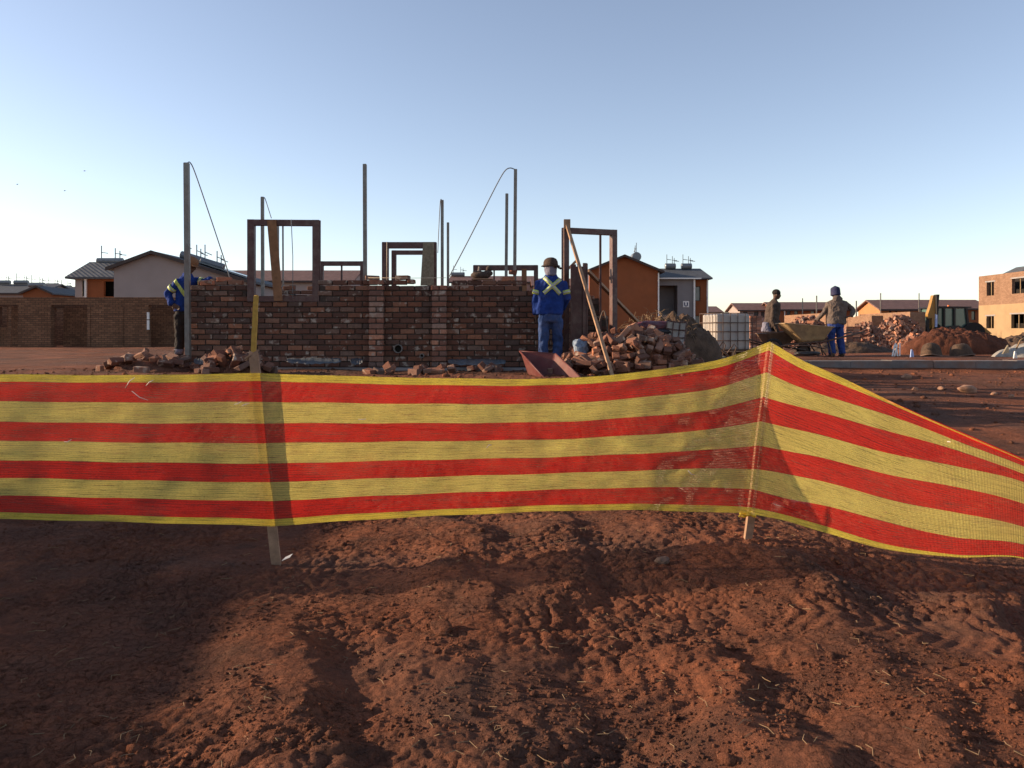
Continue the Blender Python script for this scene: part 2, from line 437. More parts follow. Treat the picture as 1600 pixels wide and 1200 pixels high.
def gz(x, y, detail=True):
    x = np.asarray(x, float); y = np.asarray(y, float)
    a = sm(6.7, 10.0, y) * 0.93
    b = np.interp(y, [5.6, 7.5, 12.0, 16.8, 17.05, 17.3], [0, .12, .38, .70, .72, .90])
    w = sm(2.8, 3.5, x)
    z = a * (1 - w) + b * w
    z = np.where(y > 17.3, 0.92, z)
    z = z + 0.15 * np.exp(-((x - 1.25) / 1.5) ** 2 - ((y - 5.5) / 0.9) ** 2)
    if detail:
        near = 1 - sm(9.0, 16.0, y)
        dirc = x * 0.9 + y * 0.25
        z = z + near * (0.025 * fbm(dirc, y * 0.55, 1.5, 3, 3) + 0.014 * fbm(x, y, 0.42, 3, 9))
        rough = 0.45 + 0.75 * sm(-0.2, 0.45, fbm(x, y, 1.1, 2, 31)) + 0.5 * np.exp(-((x - 0.6) / 1.3) ** 2 - ((y - 5.5) / 0.8) ** 2)
        z = z + near * rough * (0.010 * (0.5 - np.abs(fbm(x, y * 1.2, 0.22, 3, 23, 0.55))) + 0.0075 * fbm(x, y, 0.10, 3, 21, 0.65) + 0.005 * (0.5 - np.abs(fbm(x, y, 0.05, 2, 5))))
        cm = near * (1 - sm(6.5, 8.0, y)) * sm(-0.10, 0.22, fbm(x, y, 1.0, 2, 91))
        wx = x + 0.02 * fbm(x, y, .12, 2, 95); wy = y + 0.02 * fbm(x, y, .12, 2, 96)
        for cell, dep, tilt in ((.085, .011, .008), (.21, .010, .012)):
            e, idr = worley(wx, wy, cell, 300)
            z = z + cm * (dep * (np.clip(e / .22, 0, 1) - 1) + tilt * (idr - .5))
        z = z + (1 - near) * 0.03 * fbm(x, y, 2.5, 3, 3) * (1 - sm(60, 200, y))
        for pts, h, wl, wr in RIDGES:
            ys = np.array([p[1] for p in pts])[::-1]; xs = np.array([p[0] for p in pts])[::-1]
            u = x - np.interp(y, ys, xs) + 0.16 * fbm(x, y, 0.6, 3, 77)
            fade = sm(ys[0] - 0.5, ys[0], y) * (1 - sm(ys[-1], ys[-1] + 0.35, y))
            z = z + h * fade * np.where(u < 0, np.exp(-(u / wl) ** 2), np.exp(-(u / wr) ** 2) * 1.0)
            z = z - 0.35 * h * fade * np.exp(-((u - 2.4 * wr) / (1.6 * wr)) ** 2)
        # tyre lug prints pressed into the mud
        for (x0, y0, x1, y1, wd) in ((1.25, 4.15, 3.2, 3.55, 0.26), (0.15, 3.55, 1.2, 3.05, 0.2), (1.9, 5.0, 3.4, 4.5, 0.2), (-0.3, 2.9, 0.6, 2.75, .16)):
            L = math.hypot(x1 - x0, y1 - y0); tx, ty = (x1 - x0) / L, (y1 - y0) / L
            s = (x - x0) * tx + (y - y0) * ty; q = -(x - x0) * ty + (y - y0) * tx
            band = np.exp(-(q / wd) ** 4) * sm(0, 0.2, s) * (1 - sm(L - 0.2, L, s))
            lug = np.sin(2 * math.pi * (s + 0.55 * np.abs(q)) / 0.105)
            z = z - 0.008 * band + 0.0048 * band * np.clip(lug * 1.6, -1, 1) * (0.5 + 0.5 * np.clip(fbm(x, y, .35, 2, 55) * 2 + .5, 0, 1))
    return z

def gz1(x, y): return float(gz(np.array([x]), np.array([y]))[0])

def grade(dense0, dense1, step, lo, hi, k=1.09):
    a = list(np.arange(dense0, dense1 + 1e-6, step)); s = step; v = a[-1]
    while v < hi: s *= k; v += s; a.append(v)
    s = step; v = a[0]; pre = []
    while v > lo: s *= k; v -= s; pre.append(v)
    return np.array(pre[::-1] + a)

gx = grade(-3.3, 3.9, 0.0105, -900, 900); gy = grade(2.45, 6.4, 0.0105, -60, 1500, 1.035)
GX, GY = np.meshgrid(gx, gy)
GZ = gz(GX.ravel(), GY.ravel())
me = bpy.data.meshes.new('ground')
nx, ny = len(gx), len(gy)
co = np.column_stack([GX.ravel(), GY.ravel(), GZ])
me.vertices.add(nx * ny); me.vertices.foreach_set('co', co.ravel())
ii = (np.arange(ny - 1)[:, None] * nx + np.arange(nx - 1)[None, :]).ravel()
quads = np.column_stack([ii, ii + 1, ii + nx + 1, ii + nx]).ravel()
me.loops.add(len(quads)); me.loops.foreach_set('vertex_index', quads)
me.polygons.add(len(ii)); me.polygons.foreach_set('loop_start', np.arange(len(ii)) * 4); me.polygons.foreach_set('loop_total', np.full(len(ii), 4))
me.polygons.foreach_set('use_smooth', np.ones(len(ii), bool))
me.update(calc_edges=True); me.materials.append(M['soil'])
ground = structure(bpy.data.objects.new('ground', me)); COL.objects.link(ground)

# concrete kerb strip that edges the terrace on the right
kb = MB()
xs = np.arange(3.7, 22, 0.9)
for i, x0 in enumerate(xs):
    j = RNG.uniform(-0.012, 0.012)
    kb.box(x0 + 0.004, x0 + 0.896, 16.98 + j, 17.5, 0.45, 0.895 + j * 0.5)
kerb = structure(kb.build('kerb', simple('stained_concrete', (.15, .14, .135), .95, .3, 3, .6, .02, dirt=(.20, .10, .06), dirt_amt=.9, dscale=1.3)))

# ------------------------------------------------------------------ barrier net
COLS = [  # px top, px bottom, distance, stripe boundaries (rows in the photo, top to bottom)
    (-900, -900, 5.16, 588, 804), (-420, -420, 5.12, 588, 806), (0, 0, 5.10, 585, 811), (200, 203, 5.09, 586, 816), (404, 424, 5.07, 583, 822), (600, 606, 5.14, 589, 810),
    (800, 800, 5.20, 592, 801), (900, 893, 5.22, 590, 798), (980, 968, 5.22, 583, 797), (1060, 1040, 5.21, 573, 798), (1130, 1102, 5.19, 560, 800),
]
FR = [0, .052, .187, .328, .458, .593, .715, .838, .955, 1.0]
cols = [(a, b, d, [t + f * (bt - t) for f in FR]) for a, b, d, t, bt in COLS]
cols += [
    (1203, 1172, 5.16, [534, 548, 582, 620, 658, 696, 733, 765, 793, 803]),
    (1250, 1222, 4.90, [561, 574, 603, 634, 670, 706, 741, 778, 803, 812]),
    (1300, 1280, 4.66, [583, 595, 621, 648, 682, 716, 752, 789, 820, 830]),
    (1400, 1385, 4.28, [631, 635, 652, 676, 710, 743, 781, 816, 850, 858]),
    (1500, 1492, 3.95, [676, 678, 691, 705, 729, 761, 801, 840, 867, 871]),
    (1600, 1596, 3.70, [719, 720.5, 728, 740, 753, 787, 823, 850, 870, 872]),
    (1760, 1756, 3.45, [790, 791.5, 798, 808, 822, 850, 880, 902, 918, 921]),
    (2000, 2000, 3.20, [890, 892, 900, 912, 928, 955, 980, 1000, 1015, 1019]),
]
ctrl = np.array([[c[0], c[1], c[2], *c[3]] for c in cols], float)
POST_K = len(COLS)
def catmull(C, n):
    out = []; ks = []
    m = len(C)
    for i in range(m - 1):
        p0 = C[max(i - 1, 0)].copy(); p1 = C[i]; p2 = C[i + 1]; p3 = C[min(i + 2, m - 1)].copy()
        # crease at the two stakes
        if i in (POST_K, 4): p0 = p1 - (p2 - p1)
        if i + 1 in (POST_K, 4): p3 = p2 + (p2 - p1)
        for k in range(n):
            t = k / n
            h = np.linalg.norm(p2[:1] - p1[:1]) + 1e-6
            g1 = (p2 - p0) / max(abs(p2[0] - p0[0]), 1e-6) * h; g2 = (p3 - p1) / max(abs(p3[0] - p1[0]), 1e-6) * h
            out.append((2 * t**3 - 3 * t**2 + 1) * p1 + (t**3 - 2 * t**2 + t) * g1 + (-2 * t**3 + 3 * t**2) * p2 + (t**3 - t**2) * g2)
    out.append(C[-1]); return np.array(out)
NC = catmull(ctrl, 22)
ROWS = 6
net = thing('barrier_net', P(404, 822, 4.97), 'long red and yellow striped barrier net strung across the foreground', 'barrier net')
U = [0.0]
for i in range(1, len(NC)):
    a = P(NC[i - 1][0], 700, NC[i - 1][2]); b = P(NC[i][0], 700, NC[i][2]); U.append(U[-1] + (a - b).length)
U = np.array(U)
KX = (U - np.interp(1203, NC[:, 0], U))
bulge = 0.035 * np.exp(-(KX / 0.035) ** 2)            # where it wraps round the right-hand stake
for k in range(9):
    vs = []; uvs = []; fs = []
    for i, c in enumerate(NC):
        for r in range(ROWS + 1):
            y0, y1 = c[3 + k], c[4 + k]; y = y0 + (y1 - y0) * r / ROWS
            fr = (y - c[3]) / max(c[12] - c[3], 1e-3)
            px = c[0] + (c[1] - c[0]) * fr
            vv = fr * 1.0
            wr = 0.010 * float(fbm(U[i], vv * 0.8, 0.55, 3, 41)) + 0.004 * float(fbm(U[i], vv * 3, 0.25, 2, 47)) + 0.012 * math.sin(math.pi * fr)
            d = c[2] + wr * (1 - math.exp(-((c[0] - 412) / 45) ** 2)) * (1 - math.exp(-((c[0] - 1190) / 40) ** 2)) - bulge[i]
            p = P(px, y + 0.5 * math.sin(U[i] * 9 + k) * (1 if 0 < k < 9 else 0.6), c[2]); p = p + (p - Vector((0, 0, H))) * ((d - c[2]) / c[2])
            vs.append(p); uvs.append((U[i], vv))
    n = ROWS + 1
    for i in range(len(NC) - 1):
        for r in range(ROWS):
            fs.append((i * n + r, i * n + r + 1, (i + 1) * n + r + 1, (i + 1) * n + r))
    mb = MB().add(vs, fs)
    col = 'yellow' if k % 2 == 0 else 'red'
    o = mb.build(col + '_stripe', M['nyd' if k in (0, 8) else 'ny' if k % 2 == 0 else 'nr'], net, smooth=True)
    ul = o.data.uv_layers.new(name='UVMap')
    li = np.zeros(len(o.data.loops), int); o.data.loops.foreach_get('vertex_index', li)
    ul.data.foreach_set('uv', np.array(uvs)[li].ravel())
# the doubled-over top hem on the right run
hm = MB()
tp = [P(c[0], c[3] + 1.2, c[2] + 0.012) for c in NC if 1330 < c[0] < 2000]
hm.tube(tp, [0.003 + 0.007 * min(1, i / 40) for i in range(len(tp))], 8).build('rolled_hem', M['nr'], net, True)
kn = MB()
kp = P(1172, 806, 5.12)
kn.tube([kp + Vector((math.cos(a) * .045, math.sin(a) * .045 + .05, 0.01 * math.sin(3 * a))) for a in np.linspace(0, 6.28, 14)], 0.010, 6)
kn.tube([kp + Vector((-.03, 0, 0)), kp + Vector((-.06, -.01, .012)), kp + Vector((-.075, -.01, -.005))], 0.007, 6)
kn.build('tie_knot', M['nyd'], net, True)

rr = random.Random(2); M['thread'] = simple('pale_thread', (.80, .66, .55), .8, .1, 9, 0)
for px, py, L in ((196, 606, .09), (206, 611, .12), (228, 603, .06), (366, 632, .05), (378, 634, .05), (100, 690, .05), (560, 655, .05), (760, 700, .04), (1290, 705, .06), (1480, 690, .07), (1075, 735, .05)):
    d_ = float(np.interp(px, ctrl[:, 0], ctrl[:, 2])) - .02; p = P(px, py, d_); a = rr.uniform(-.6, .9)
    v = Vector((math.cos(a), 0, math.sin(a)))
    MB().tube([p, p + v * L * .5 + Vector((0, -.006, rr.uniform(-.012, .012))), p + v * L], [.0022, .003, .0015], 5).build('torn_thread', M['thread'], net, True)

def stake(name, p0, p1, w, h, mat, label, jag=0.02):
    r = thing(name, p0, label, 'stake')
    mb = MB(); p0 = Vector(p0); p1 = Vector(p1)
    n = 10; t = (p1 - p0).normalized(); a = Vector((1, 0, 0)); a = (a - t * a.dot(t)).normalized(); b = t.cross(a)
    rings = []
    for i in range(n + 1):
        c = p0.lerp(p1, i / n) + a * random.uniform(-.003, .003)
        ww = w * random.uniform(.92, 1.05); hh = h * random.uniform(.92, 1.05)
        tl = random.uniform(-jag, jag) if i == n else 0
        rings.append([c - a * ww / 2 - b * hh / 2 + t * tl, c + a * ww / 2 - b * hh / 2 - t * tl, c + a * ww / 2 + b * hh / 2 + t * tl * .4, c - a * ww / 2 + b * hh / 2 - t * tl])
    vs = [q for g in rings for q in g]; fs = [(0, 1, 2, 3), (n * 4 + 3, n * 4 + 2, n * 4 + 1, n * 4)]
    for i in range(n):
        for k in range(4): fs.append((i * 4 + k, (i + 1) * 4 + k, (i + 1) * 4 + (k + 1) % 4, i * 4 + (k + 1) % 4))
    mb.add(vs, fs).build('shaft', mat, r)
    return r

s1 = stake('wooden_stake', P(435, 905, 5.090), P(396, 553, 5.090), .062, .022, M['timber'], 'leaning weathered wooden stake holding the left run of the net', 0.03)
sp_ = MB(); q = P(396, 553, 5.090)
sp_.bar(q + Vector((-.055, -.01, -.03)), q + Vector((.035, 0, .025)), .012, .01).bar(q + Vector((-.05, .0, -.045)), q + Vector((-.01, .005, 0)), .01, .008)
sp_.build('splinter', M['timber'], s1)
stake('wooden_stake', P(1168, 850, 5.235), P(1205, 540, 5.240), .050, .04, M['timber'], 'wooden stake wrapped in the net at its highest corner', 0.008)
stake('wooden_stake', Vector((X(391, 8.6), 8.6, .45)), P(400, 462, 8.6), .05, .035, M['ystake'], 'thin yellow stake standing behind the leaning stake', 0.01)
stake('wooden_stake', P(2000, 1060, 3.22), P(2000, 880, 3.22), .05, .04, M['timber'], 'short stake holding the right end of the net', 0.01)

# house beyond the left edge of the photo whose shade falls on the near ground and the net
sh = thing('brick_house', (-15, 1, 0), 'single storey brick house beyond the left edge of the photo', 'house')
hb = MB(); hb.box(-17, -13.1, -9, 9.0, -0.1, 2.85); hb.build('wall', M['mortar'], sh)
rf = MB(); rf.prism([(-12.9, -9.3, 2.87), (-12.9, 9.2, 2.87), (-15, 9.2, 3.05), (-17.2, 9.2, 2.87), (-17.2, -9.3, 2.87)][:0] or [(-12.95, 9.2, 2.86), (-12.95, 9.2, 3.02), (-15.1, 9.2, 3.45), (-17.2, 9.2, 3.02), (-17.2, 9.2, 2.86)], (0, -18.5, 0)).build('roof', M['concrete'], sh)

# ------------------------------------------------------------------ bricks
BL, BD, BH = .214, .106, .067
def brick_mesh(name, l, d, h, ch=.005, jit=.003, mat=None, seed=0):
    rr = random.Random(seed); bm = bmesh.new()
    bmesh.ops.create_cube(bm, size=1.0)
    for v in bm.verts:
        v.co = Vector((v.co.x * l + rr.uniform(-jit, jit), v.co.y * d + rr.uniform(-jit, jit), v.co.z * h + rr.uniform(-jit, jit)))
    bmesh.ops.bevel(bm, geom=bm.edges[:], offset=ch, segments=1, affect='EDGES')
    me = bpy.data.meshes.new(name); bm.to_mesh(me); bm.free()
    if mat: me.materials.append(mat)
    return me
STRETCH = [brick_mesh('brick', BL, BD, BH, mat=M['brick'], seed=i) for i in range(6)]
HEADER = [brick_mesh('brick', BD, BD, BH, mat=M['brick_pier_lit'], seed=20 + i) for i in range(4)]
PIERB = [brick_mesh('brick', BL, BD, BH, mat=M['brick_pier_lit'], seed=30 + i) for i in range(4)]
LOOSE = [brick_mesh('brick', BL, BD, BH, .007, .006, M['brick_loose'], 40 + i) for i in range(6)]
HALF = [brick_mesh('brick', BL * f, BD, BH, .008, .010, M['brick_loose'], 60 + i) for i, f in enumerate((.5, .6, .42))]

def put(me, loc, parent=None, rot=(0, 0, 0)):
    o = bpy.data.objects.new('brick', me); COL.objects.link(o); o.parent = parent
    o.location = Vector(loc) - (wloc(parent) if parent else Vector((0, 0, 0))); o.rotation_euler = rot
    return o

def join_bricks(lst, parent, mat):
    mb = MB()
    for (l, c) in lst:
        w = l / 2; d = BD / 2; h = BH / 2; x, y, z = c
        mb.box(x - w, x + w, y - d, y + d, z - h, z + h)
    o = mb.build('brick_courses', mat, parent); o['kind'] = 'stuff'; return o

PITCH, CRS = .232, .0845
def lay(x0, x1, y, z0, ncourse, skip=lambda x, k: False, vertical=False, seed=0):
    """Bricks of a running-bond wall as (length, centre) with cut bricks at the ends."""
    rr = random.Random(seed); out = []
    for k in range(ncourse):
        x = x0 - (PITCH / 2 if k % 2 else 0)
        while x < x1 - .02:
            a = max(x, x0) + .009; b = min(x + PITCH, x1) - .009; x += PITCH
            if b - a < .03: continue
            c = (a + b) / 2
            if skip(c, k): continue
            out.append((b - a, (c, y + rr.uniform(-.004, .004), z0 + (k + .5) * CRS + rr.uniform(-.002, .002))))
    return out

WY, WZ = 12.2, .97
def skip_front(x, k):
    px = 800 + x * F / WY
    if 384 < px < 500 and k >= 12: return True              # notch for the window frame
    if px > 818 and k >= 14: return True
    if 640 < px < 668 and k >= 15: return True
    if 300 < px < 312 and k >= 15: return True
    if k == 15 and (math.sin(px * 12.9898) * 43758.5) % 1 < .2 and px > 505: return True
    if 866 < px: return k >= 12
    return False
xa, xb = X(297, WY), X(884, WY)
front = thing('brick_wall', (xa, WY, WZ), 'long half-built brick wall with two projecting piers behind the net', 'brick wall')
allb = lay(xa, xb, WY + BD / 2, WZ, 16, skip_front, seed=3)
allb.sort(key=lambda t: -t[1][2] + (0.0 if t[1][0] < X(838, WY) else 5))
def place_bricks(lst, parent, limit):
    for i, (l, c) in enumerate(lst[:limit]):
        o = put(random.choice(STRETCH), c, parent, (random.gauss(0, .008), random.gauss(0, .012), random.gauss(0, .012)))
        if abs(l - BL) > .004: o.scale = (l / BL, 1, 1)
    if len(lst) > limit: join_bricks(lst[limit:], parent, M['brick_isl'])
pier_b = []
for p0, p1 in ((575, 600), (675, 697)):
    c = X((p0 + p1) / 2, WY - .11); n = 16 if p0 < 600 else 15
    for k in range(n):
        z = WZ + (k + .5) * CRS - .002; yy = WY - BD / 2 - .004
        if k % 2: pier_b.append((PIERB, (c, yy, z)))
        else: pier_b += [(HEADER, (c - .061, yy, z)), (HEADER, (c + .061, yy, z))]
place_bricks(allb, front, 300 - len(pier_b))
for ms, c in pier_b:
    put(random.choice(ms), c, front, (random.gauss(0, .008), random.gauss(0, .008), random.gauss(0, .015)))
mo = MB()
mo.box(xa + .01, X(384, WY), WY + .02, WY + BD - .02, WZ - .05, WZ + 15 * CRS)
mo.box(X(384, WY), X(500, WY), WY + .02, WY + BD - .02, WZ - .05, WZ + 12 * CRS - .005)
mo.box(X(500, WY), X(816, WY), WY + .02, WY + BD - .02, WZ - .05, WZ + 15 * CRS - .012)
mo.box(X(816, WY), X(864, WY), WY + .02, WY + BD - .02, WZ - .05, WZ + 14 * CRS - .006)
mo.box(X(864, WY), X(884, WY) - .01, WY + .02, WY + BD - .02, WZ - .05, WZ + 12 * CRS - .006)
for p0, p1 in ((575, 600), (675, 697)):
    c = X((p0 + p1) / 2, WY - .11); mo.box(c - .105, c + .105, WY - BD + .008, WY + .01, WZ - .05, WZ + 15 * CRS - .01)
mo.build('mortar', M['mortar'], front)
fb = MB(); fb.box(xa - .12, xb + .05, WY - .22, WY + .3, .55, WZ - .008)
structure(fb.build('foundation', M['concrete']))

# rear and side walls of the same house
RY = 15.2
rear = thing('brick_wall', (X(300, RY), RY, WZ), 'rear brick wall seen low through the tall window frame', 'brick wall')
rb = lay(X(330, RY), X(900, RY), RY, WZ, 17, lambda x, k: (k >= 16 and (x * 7.3) % 1 < .55) or (X(385, RY) < x < X(436, RY) and k >= 14), seed=8)
rb.sort(key=lambda t: (-t[1][2] if X(380, RY) < t[1][0] < X(520, RY) else 5 - t[1][2]))
place_bricks(rb, rear, 80)
m2 = MB(); m2.box(X(330, RY) + .01, X(900, RY) - .01, RY - BD / 2 + .01, RY + BD / 2 - .01, WZ - .05, WZ + 14 * CRS - .01); m2.build('mortar', M['mortar'], rear)
for nm, x0, lab in (('brick_wall', xa + .06, 'left end brick wall of half-built house running away from the corner pole'), ('brick_wall', X(720, WY), 'inner brick cross wall behind the front wall of half-built house')):
    w_ = thing(nm, (x0, 13.7, WZ), lab, 'brick wall')
    mb = MB(); lst = lay(WY + .13, RY - .08, 0, WZ, 15, seed=5)
    for l, c in lst: mb.box(x0 - BD / 2, x0 + BD / 2, c[0] - l / 2, c[0] + l / 2, c[2] - BH / 2, c[2] + BH / 2)
    o = mb.build('brick_courses', M['brick_isl'], w_); o['kind'] = 'stuff'
    mb = MB(); mb.box(x0 - .042, x0 + .042, WY + .14, RY - .09, WZ - .05, WZ + 15 * CRS - .01); mb.build('mortar', M['mortar'], w_)
# short return wall right of the steel column, stepped down to the right
RT = 13.0
ret = thing('brick_wall', (X(930, RT), RT, WZ), 'short stepped brick wall between steel column and door frame', 'brick wall')
def skip_ret(x, k):
    px = 800 + x * F / RT
    return (px > 938 and k > 9) or (px > 948 and k > 5) or px > 966
place_bricks(lay(X(896, RT), X(968, RT), RT, WZ - .03, 14, skip_ret, seed=14), ret, 120)
mb = MB(); mb.box(X(898, RT), X(938, RT), RT - .04, RT + .04, WZ - .1, WZ + 13 * CRS); mb.box(X(938, RT), X(950, RT), RT - .04, RT + .04, WZ - .1, WZ + 9.4 * CRS); mb.build('mortar', M['mortar'], ret)

# bricks, mortar and tools left on top of the wall
def top_item(px, py, d, me, label, rot=(0, 0, 0)):
    o = put(me, P(px, py, d), None, rot); o.name = 'brick'; return tag(o, label, 'brick', 'bricks left on top of the wall')
zt = WZ + 16 * CRS + BH / 2
NEWB = brick_mesh('brick', BL, BD, BH, .006, .004, simple('fresh_red_brick', (.36, .135, .075), 0.9, .15, 14, .4, .005), 99)
for px, dz, me_, lab, rz in ((324, -CRS, NEWB, 'fresh red brick on the wall top nearest the left worker', .03), (349, 0 - CRS * .3, NEWB, 'tilted fresh red brick on the wall top beside the left worker', .2),
                   (581, 0, LOOSE[1], 'lone brick lying on the wall top beside the middle pole', .3), (629, 0, LOOSE[2], 'dark brick lying on the wall top before the twin steel frames', -.25),
                   (793, -.02, LOOSE[3], 'brick lying on the wall top at the foot of the right poles', .1), (801, CRS, HALF[0], 'half brick stacked on another brick at the right poles', .4),
                   (641, -.06, HALF[1], 'broken brick end on the wall top below the grey board', .5)):
    o = put(me_, (X(px, WY), WY + .05, zt + dz), None, (0, .0, rz)); tag(o, lab, 'brick', 'bricks left on top of the wall')
hp = thing('mortar_heap', (X(753, WY), WY + .05, zt - .04), 'lumpy wet mortar heap on a board on top of the wall', 'mortar')
mb = MB(); c = Vector((X(753, WY), WY + .05, zt - .03)); mb.box(c.x - .16, c.x + .17, c.y - .09, c.y + .09, c.z, c.z + .015); mb.build('board', M['timber'], hp)
mb = MB(); mb.ell(c + Vector((-.02, 0, .07)), .16, .10, .065); mb.ell(c + Vector((.09, 0, .10)), .08, .07, .05); mb.ell(c + Vector((.11, .01, .17)), .05, .05, .05); mb.ell(c + Vector((-.09, 0, .10)), .06, .06, .04); mb.build('lump', M['mortar'], hp, True)
mb = MB(); mb.tube([c + Vector((-.05, -.03, .13)), c + Vector((-.04, -.03, .20))], .018, 8); mb.bar(c + Vector((-.14, -.03, .125)), c + Vector((-.01, -.03, .135)), .05, .006); mb.build('trowel', M['galv'], hp)

# ------------------------------------------------------------------ steel frames
def frame(name, px0, px1, py0, py1, d, w, dep, label, mids=(), sill=True, yaw=0, cat='frame', wt=None):
    c0 = P((px0 + px1) / 2, py1, d); r = thing(name, c0, label, cat)
    x0, x1, zt_, zb = X(px0, d), X(px1, d), Z(py0, d), Z(py1, d); y0, y1 = d, d + dep
    wt = wt or w
    # pressed-steel profile: a deep back plate and a narrower proud rebate
    for a, b in ((x0, x0 + w), (x1 - w, x1)):
        mb = MB().box(a, b, y0, y1, zb, zt_); mb.box(a - .012 if a == x0 else a + .012, b - .012 if a == x0 else b + .012, y0 + dep * .38, y0 + dep * .7, zb + .002, zt_ - .003); mb.build('jamb', M['oxide'], r)
    mb = MB().box(x0 + w, x1 - w, y0 + .002, y1 - .002, zt_ - wt, zt_ - .001); mb.build('head', M['oxide'], r)
    if sill: MB().box(x0 + w, x1 - w, y0 + .002, y1 - .002, zb, zb + w * .8).build('sill', M['oxide'], r)
    for px in mids: MB().bar((X(px, d), d + dep / 2, zb), (X(px, d), d + dep / 2, zt_ - wt), .03).build('mullion', M['oxide'], r)
    r.rotation_euler.z = yaw
    return r
frame('window_frame', 387, 498, 343, 471, 12.18, .105, .11, 'tall red oxide steel window frame set in the wall notch', wt=.09, yaw=R(3))
frame('window_frame', 499, 568, 408, 470, 15.0, .065, .1, 'low steel window frame behind the wall beside the tall frame', (533,), wt=.085)
frame('door_frame', 597, 681, 378, 552, 14.2, .11, .11, 'red steel door frame standing behind the wall with grey board', (), False)
frame('door_frame', 612, 674, 391, 545, 15.9, .085, .1, 'farther of two nested steel door frames behind the wall', (), False)
frame('window_frame', 740, 840, 414, 462, 14.9, .07, .1, 'wide low steel window frame behind the right end of the wall', (772,), wt=.10)
dfr = frame('door_frame', 878, 969, 357, 566, 12.35, .085, .11, 'tall red steel door frame right of the blue-jacket worker', (), False, yaw=R(19), wt=.085)
MB().bar(P(938, 362, 12.9), P(938, 560, 12.9), .035).build('rear_jamb', M['oxide'], None)
o = bpy.data.objects['rear_jamb']; o.name = 'steel_tube'; tag(o, 'slim upright steel tube seen through the tall door frame', 'steel tube')
cl = thing('steel_column', P(905, 545, 12.05), 'wide dark red steel door jamb standing upright beside worker', 'steel column')
d = 12.05
mb = MB(); x0, x1 = X(893, d), X(917, d); zb, zt_ = .95, Z(413, d)
mb.box(x0, x0 + .07, d, d + .05, zb, zt_).box(x0 + .07, x1 - .06, d + .025, d + .05, zb, zt_ - .03).box(x1 - .06, x1, d - .01, d + .05, zb, zt_ + .02).build('web', M['oxide'], cl)
MB().box(x0 - .015, x0 + .004, d - .03, d + .03, zb, zt_ - .01).build('flange', M['oxide'], cl)
MB().box(x1 - .004, x1 + .012, d - .03, d + .03, zb, zt_ + .01).build('flange', M['oxide'], cl)

def beam(name, p0, p1, w, h, mat, label, cat):
    o = MB().bar(p0, p1, w, h).build(name, mat); return tag(o, label, cat)
bd = thing('grey_board', P(668, 437, 14.0), 'grey speckled board leaning against the twin steel frames', 'board')
mb = MB(); dd = 14.05
mb.prism([P(657, 446, dd), P(678, 446, dd), P(678, 378, dd), P(661, 378, dd)], (0, .03, 0)).build('panel', M['board'], bd)
pk = thing('timber_plank', P(437, 470, 12.3), 'brown timber plank leaning inside the tall window frame', 'plank')
MB().prism([P(428, 470, 12.1), P(441, 470, 12.1), P(431, 344, 12.14), P(417, 344, 12.14)], (0, .03, 0)).build('board', M['plank'], pk)
pk2 = thing('timber_plank', P(825, 450, 14.7), 'orange timber upright inside the wide low window frame', 'plank')
MB().box(X(815, 14.8), X(823, 14.8), 14.8, 14.84, Z(462, 14.8), Z(420, 14.8)).build('board', M['plank'], pk2)
beam('timber_prop', P(886, 352, 12.2), P(958, 592, 10.25), .045, .035, M['timber'], 'long pale timber prop leaning from door frame top to ground', 'timber prop')
beam('timber_prop', P(918, 423, 12.5), P(1003, 510, 15.2), .06, .045, M['timber'], 'timber brace sloping down through the door frame to the mound', 'timber prop')
beam('timber_prop', P(884, 424, 12.6), P(900, 408, 12.6), .05, .04, M['timber'], 'short timber brace between door frame and steel column', 'timber prop')
beam('timber_block', P(886, 343, 12.22), P(886, 358, 12.22), .10, .07, M['timber'], 'timber block on top of the tall door frame corner', 'timber block')

# ------------------------------------------------------------------ upright profile poles and their lines
def pole(px0, px1, py, d, w, label, cap=False, zb=.93):
    r = thing('profile_pole', (X(px1, d), d, zb), label, 'pole', 'upright steel profile poles of the building site')
    MB().bar((X(px1, d), d, zb - .1), (X(px0, d), d, Z(py, d)), w, w).build('tube', M['galv'], r)
    t = Vector((X(px0, d), d, Z(py, d)))
    MB().box(t.x - w * .42, t.x + w * .42, t.y - w * .42, t.y + w * .42, t.z - .01, t.z + .006).build('end_cap', M['galv'], r)
    return r
pole(291.5, 294, 255, 12.05, .072, 'tall corner pole at the left end of the wall')
pole(570, 571, 257, 12.36, .056, 'tall pole rising alone from the middle of the wall')
pole(805.5, 803, 265, 12.36, .052, 'tall right-hand pole with a strap arching from its top')
pole(410, 411, 308, 15.05, .055, 'pole seen through the left side of the tall window frame')
pole(434, 434.5, 352, 17.5, .05, 'short pole just behind the leaning plank')
pole(691, 691, 313, 15.0, .054, 'taller of the two poles right of the grey board')
pole(700, 700, 348, 17.2, .052, 'shorter of the two poles right of the grey board')
pole(792, 789.5, 303, 14.6, .056, 'shorter pole just left of the tall right-hand pole')
pole(442, 443, 352, 16.0, .028, 'thin rod inside the tall window frame beside the short pole')

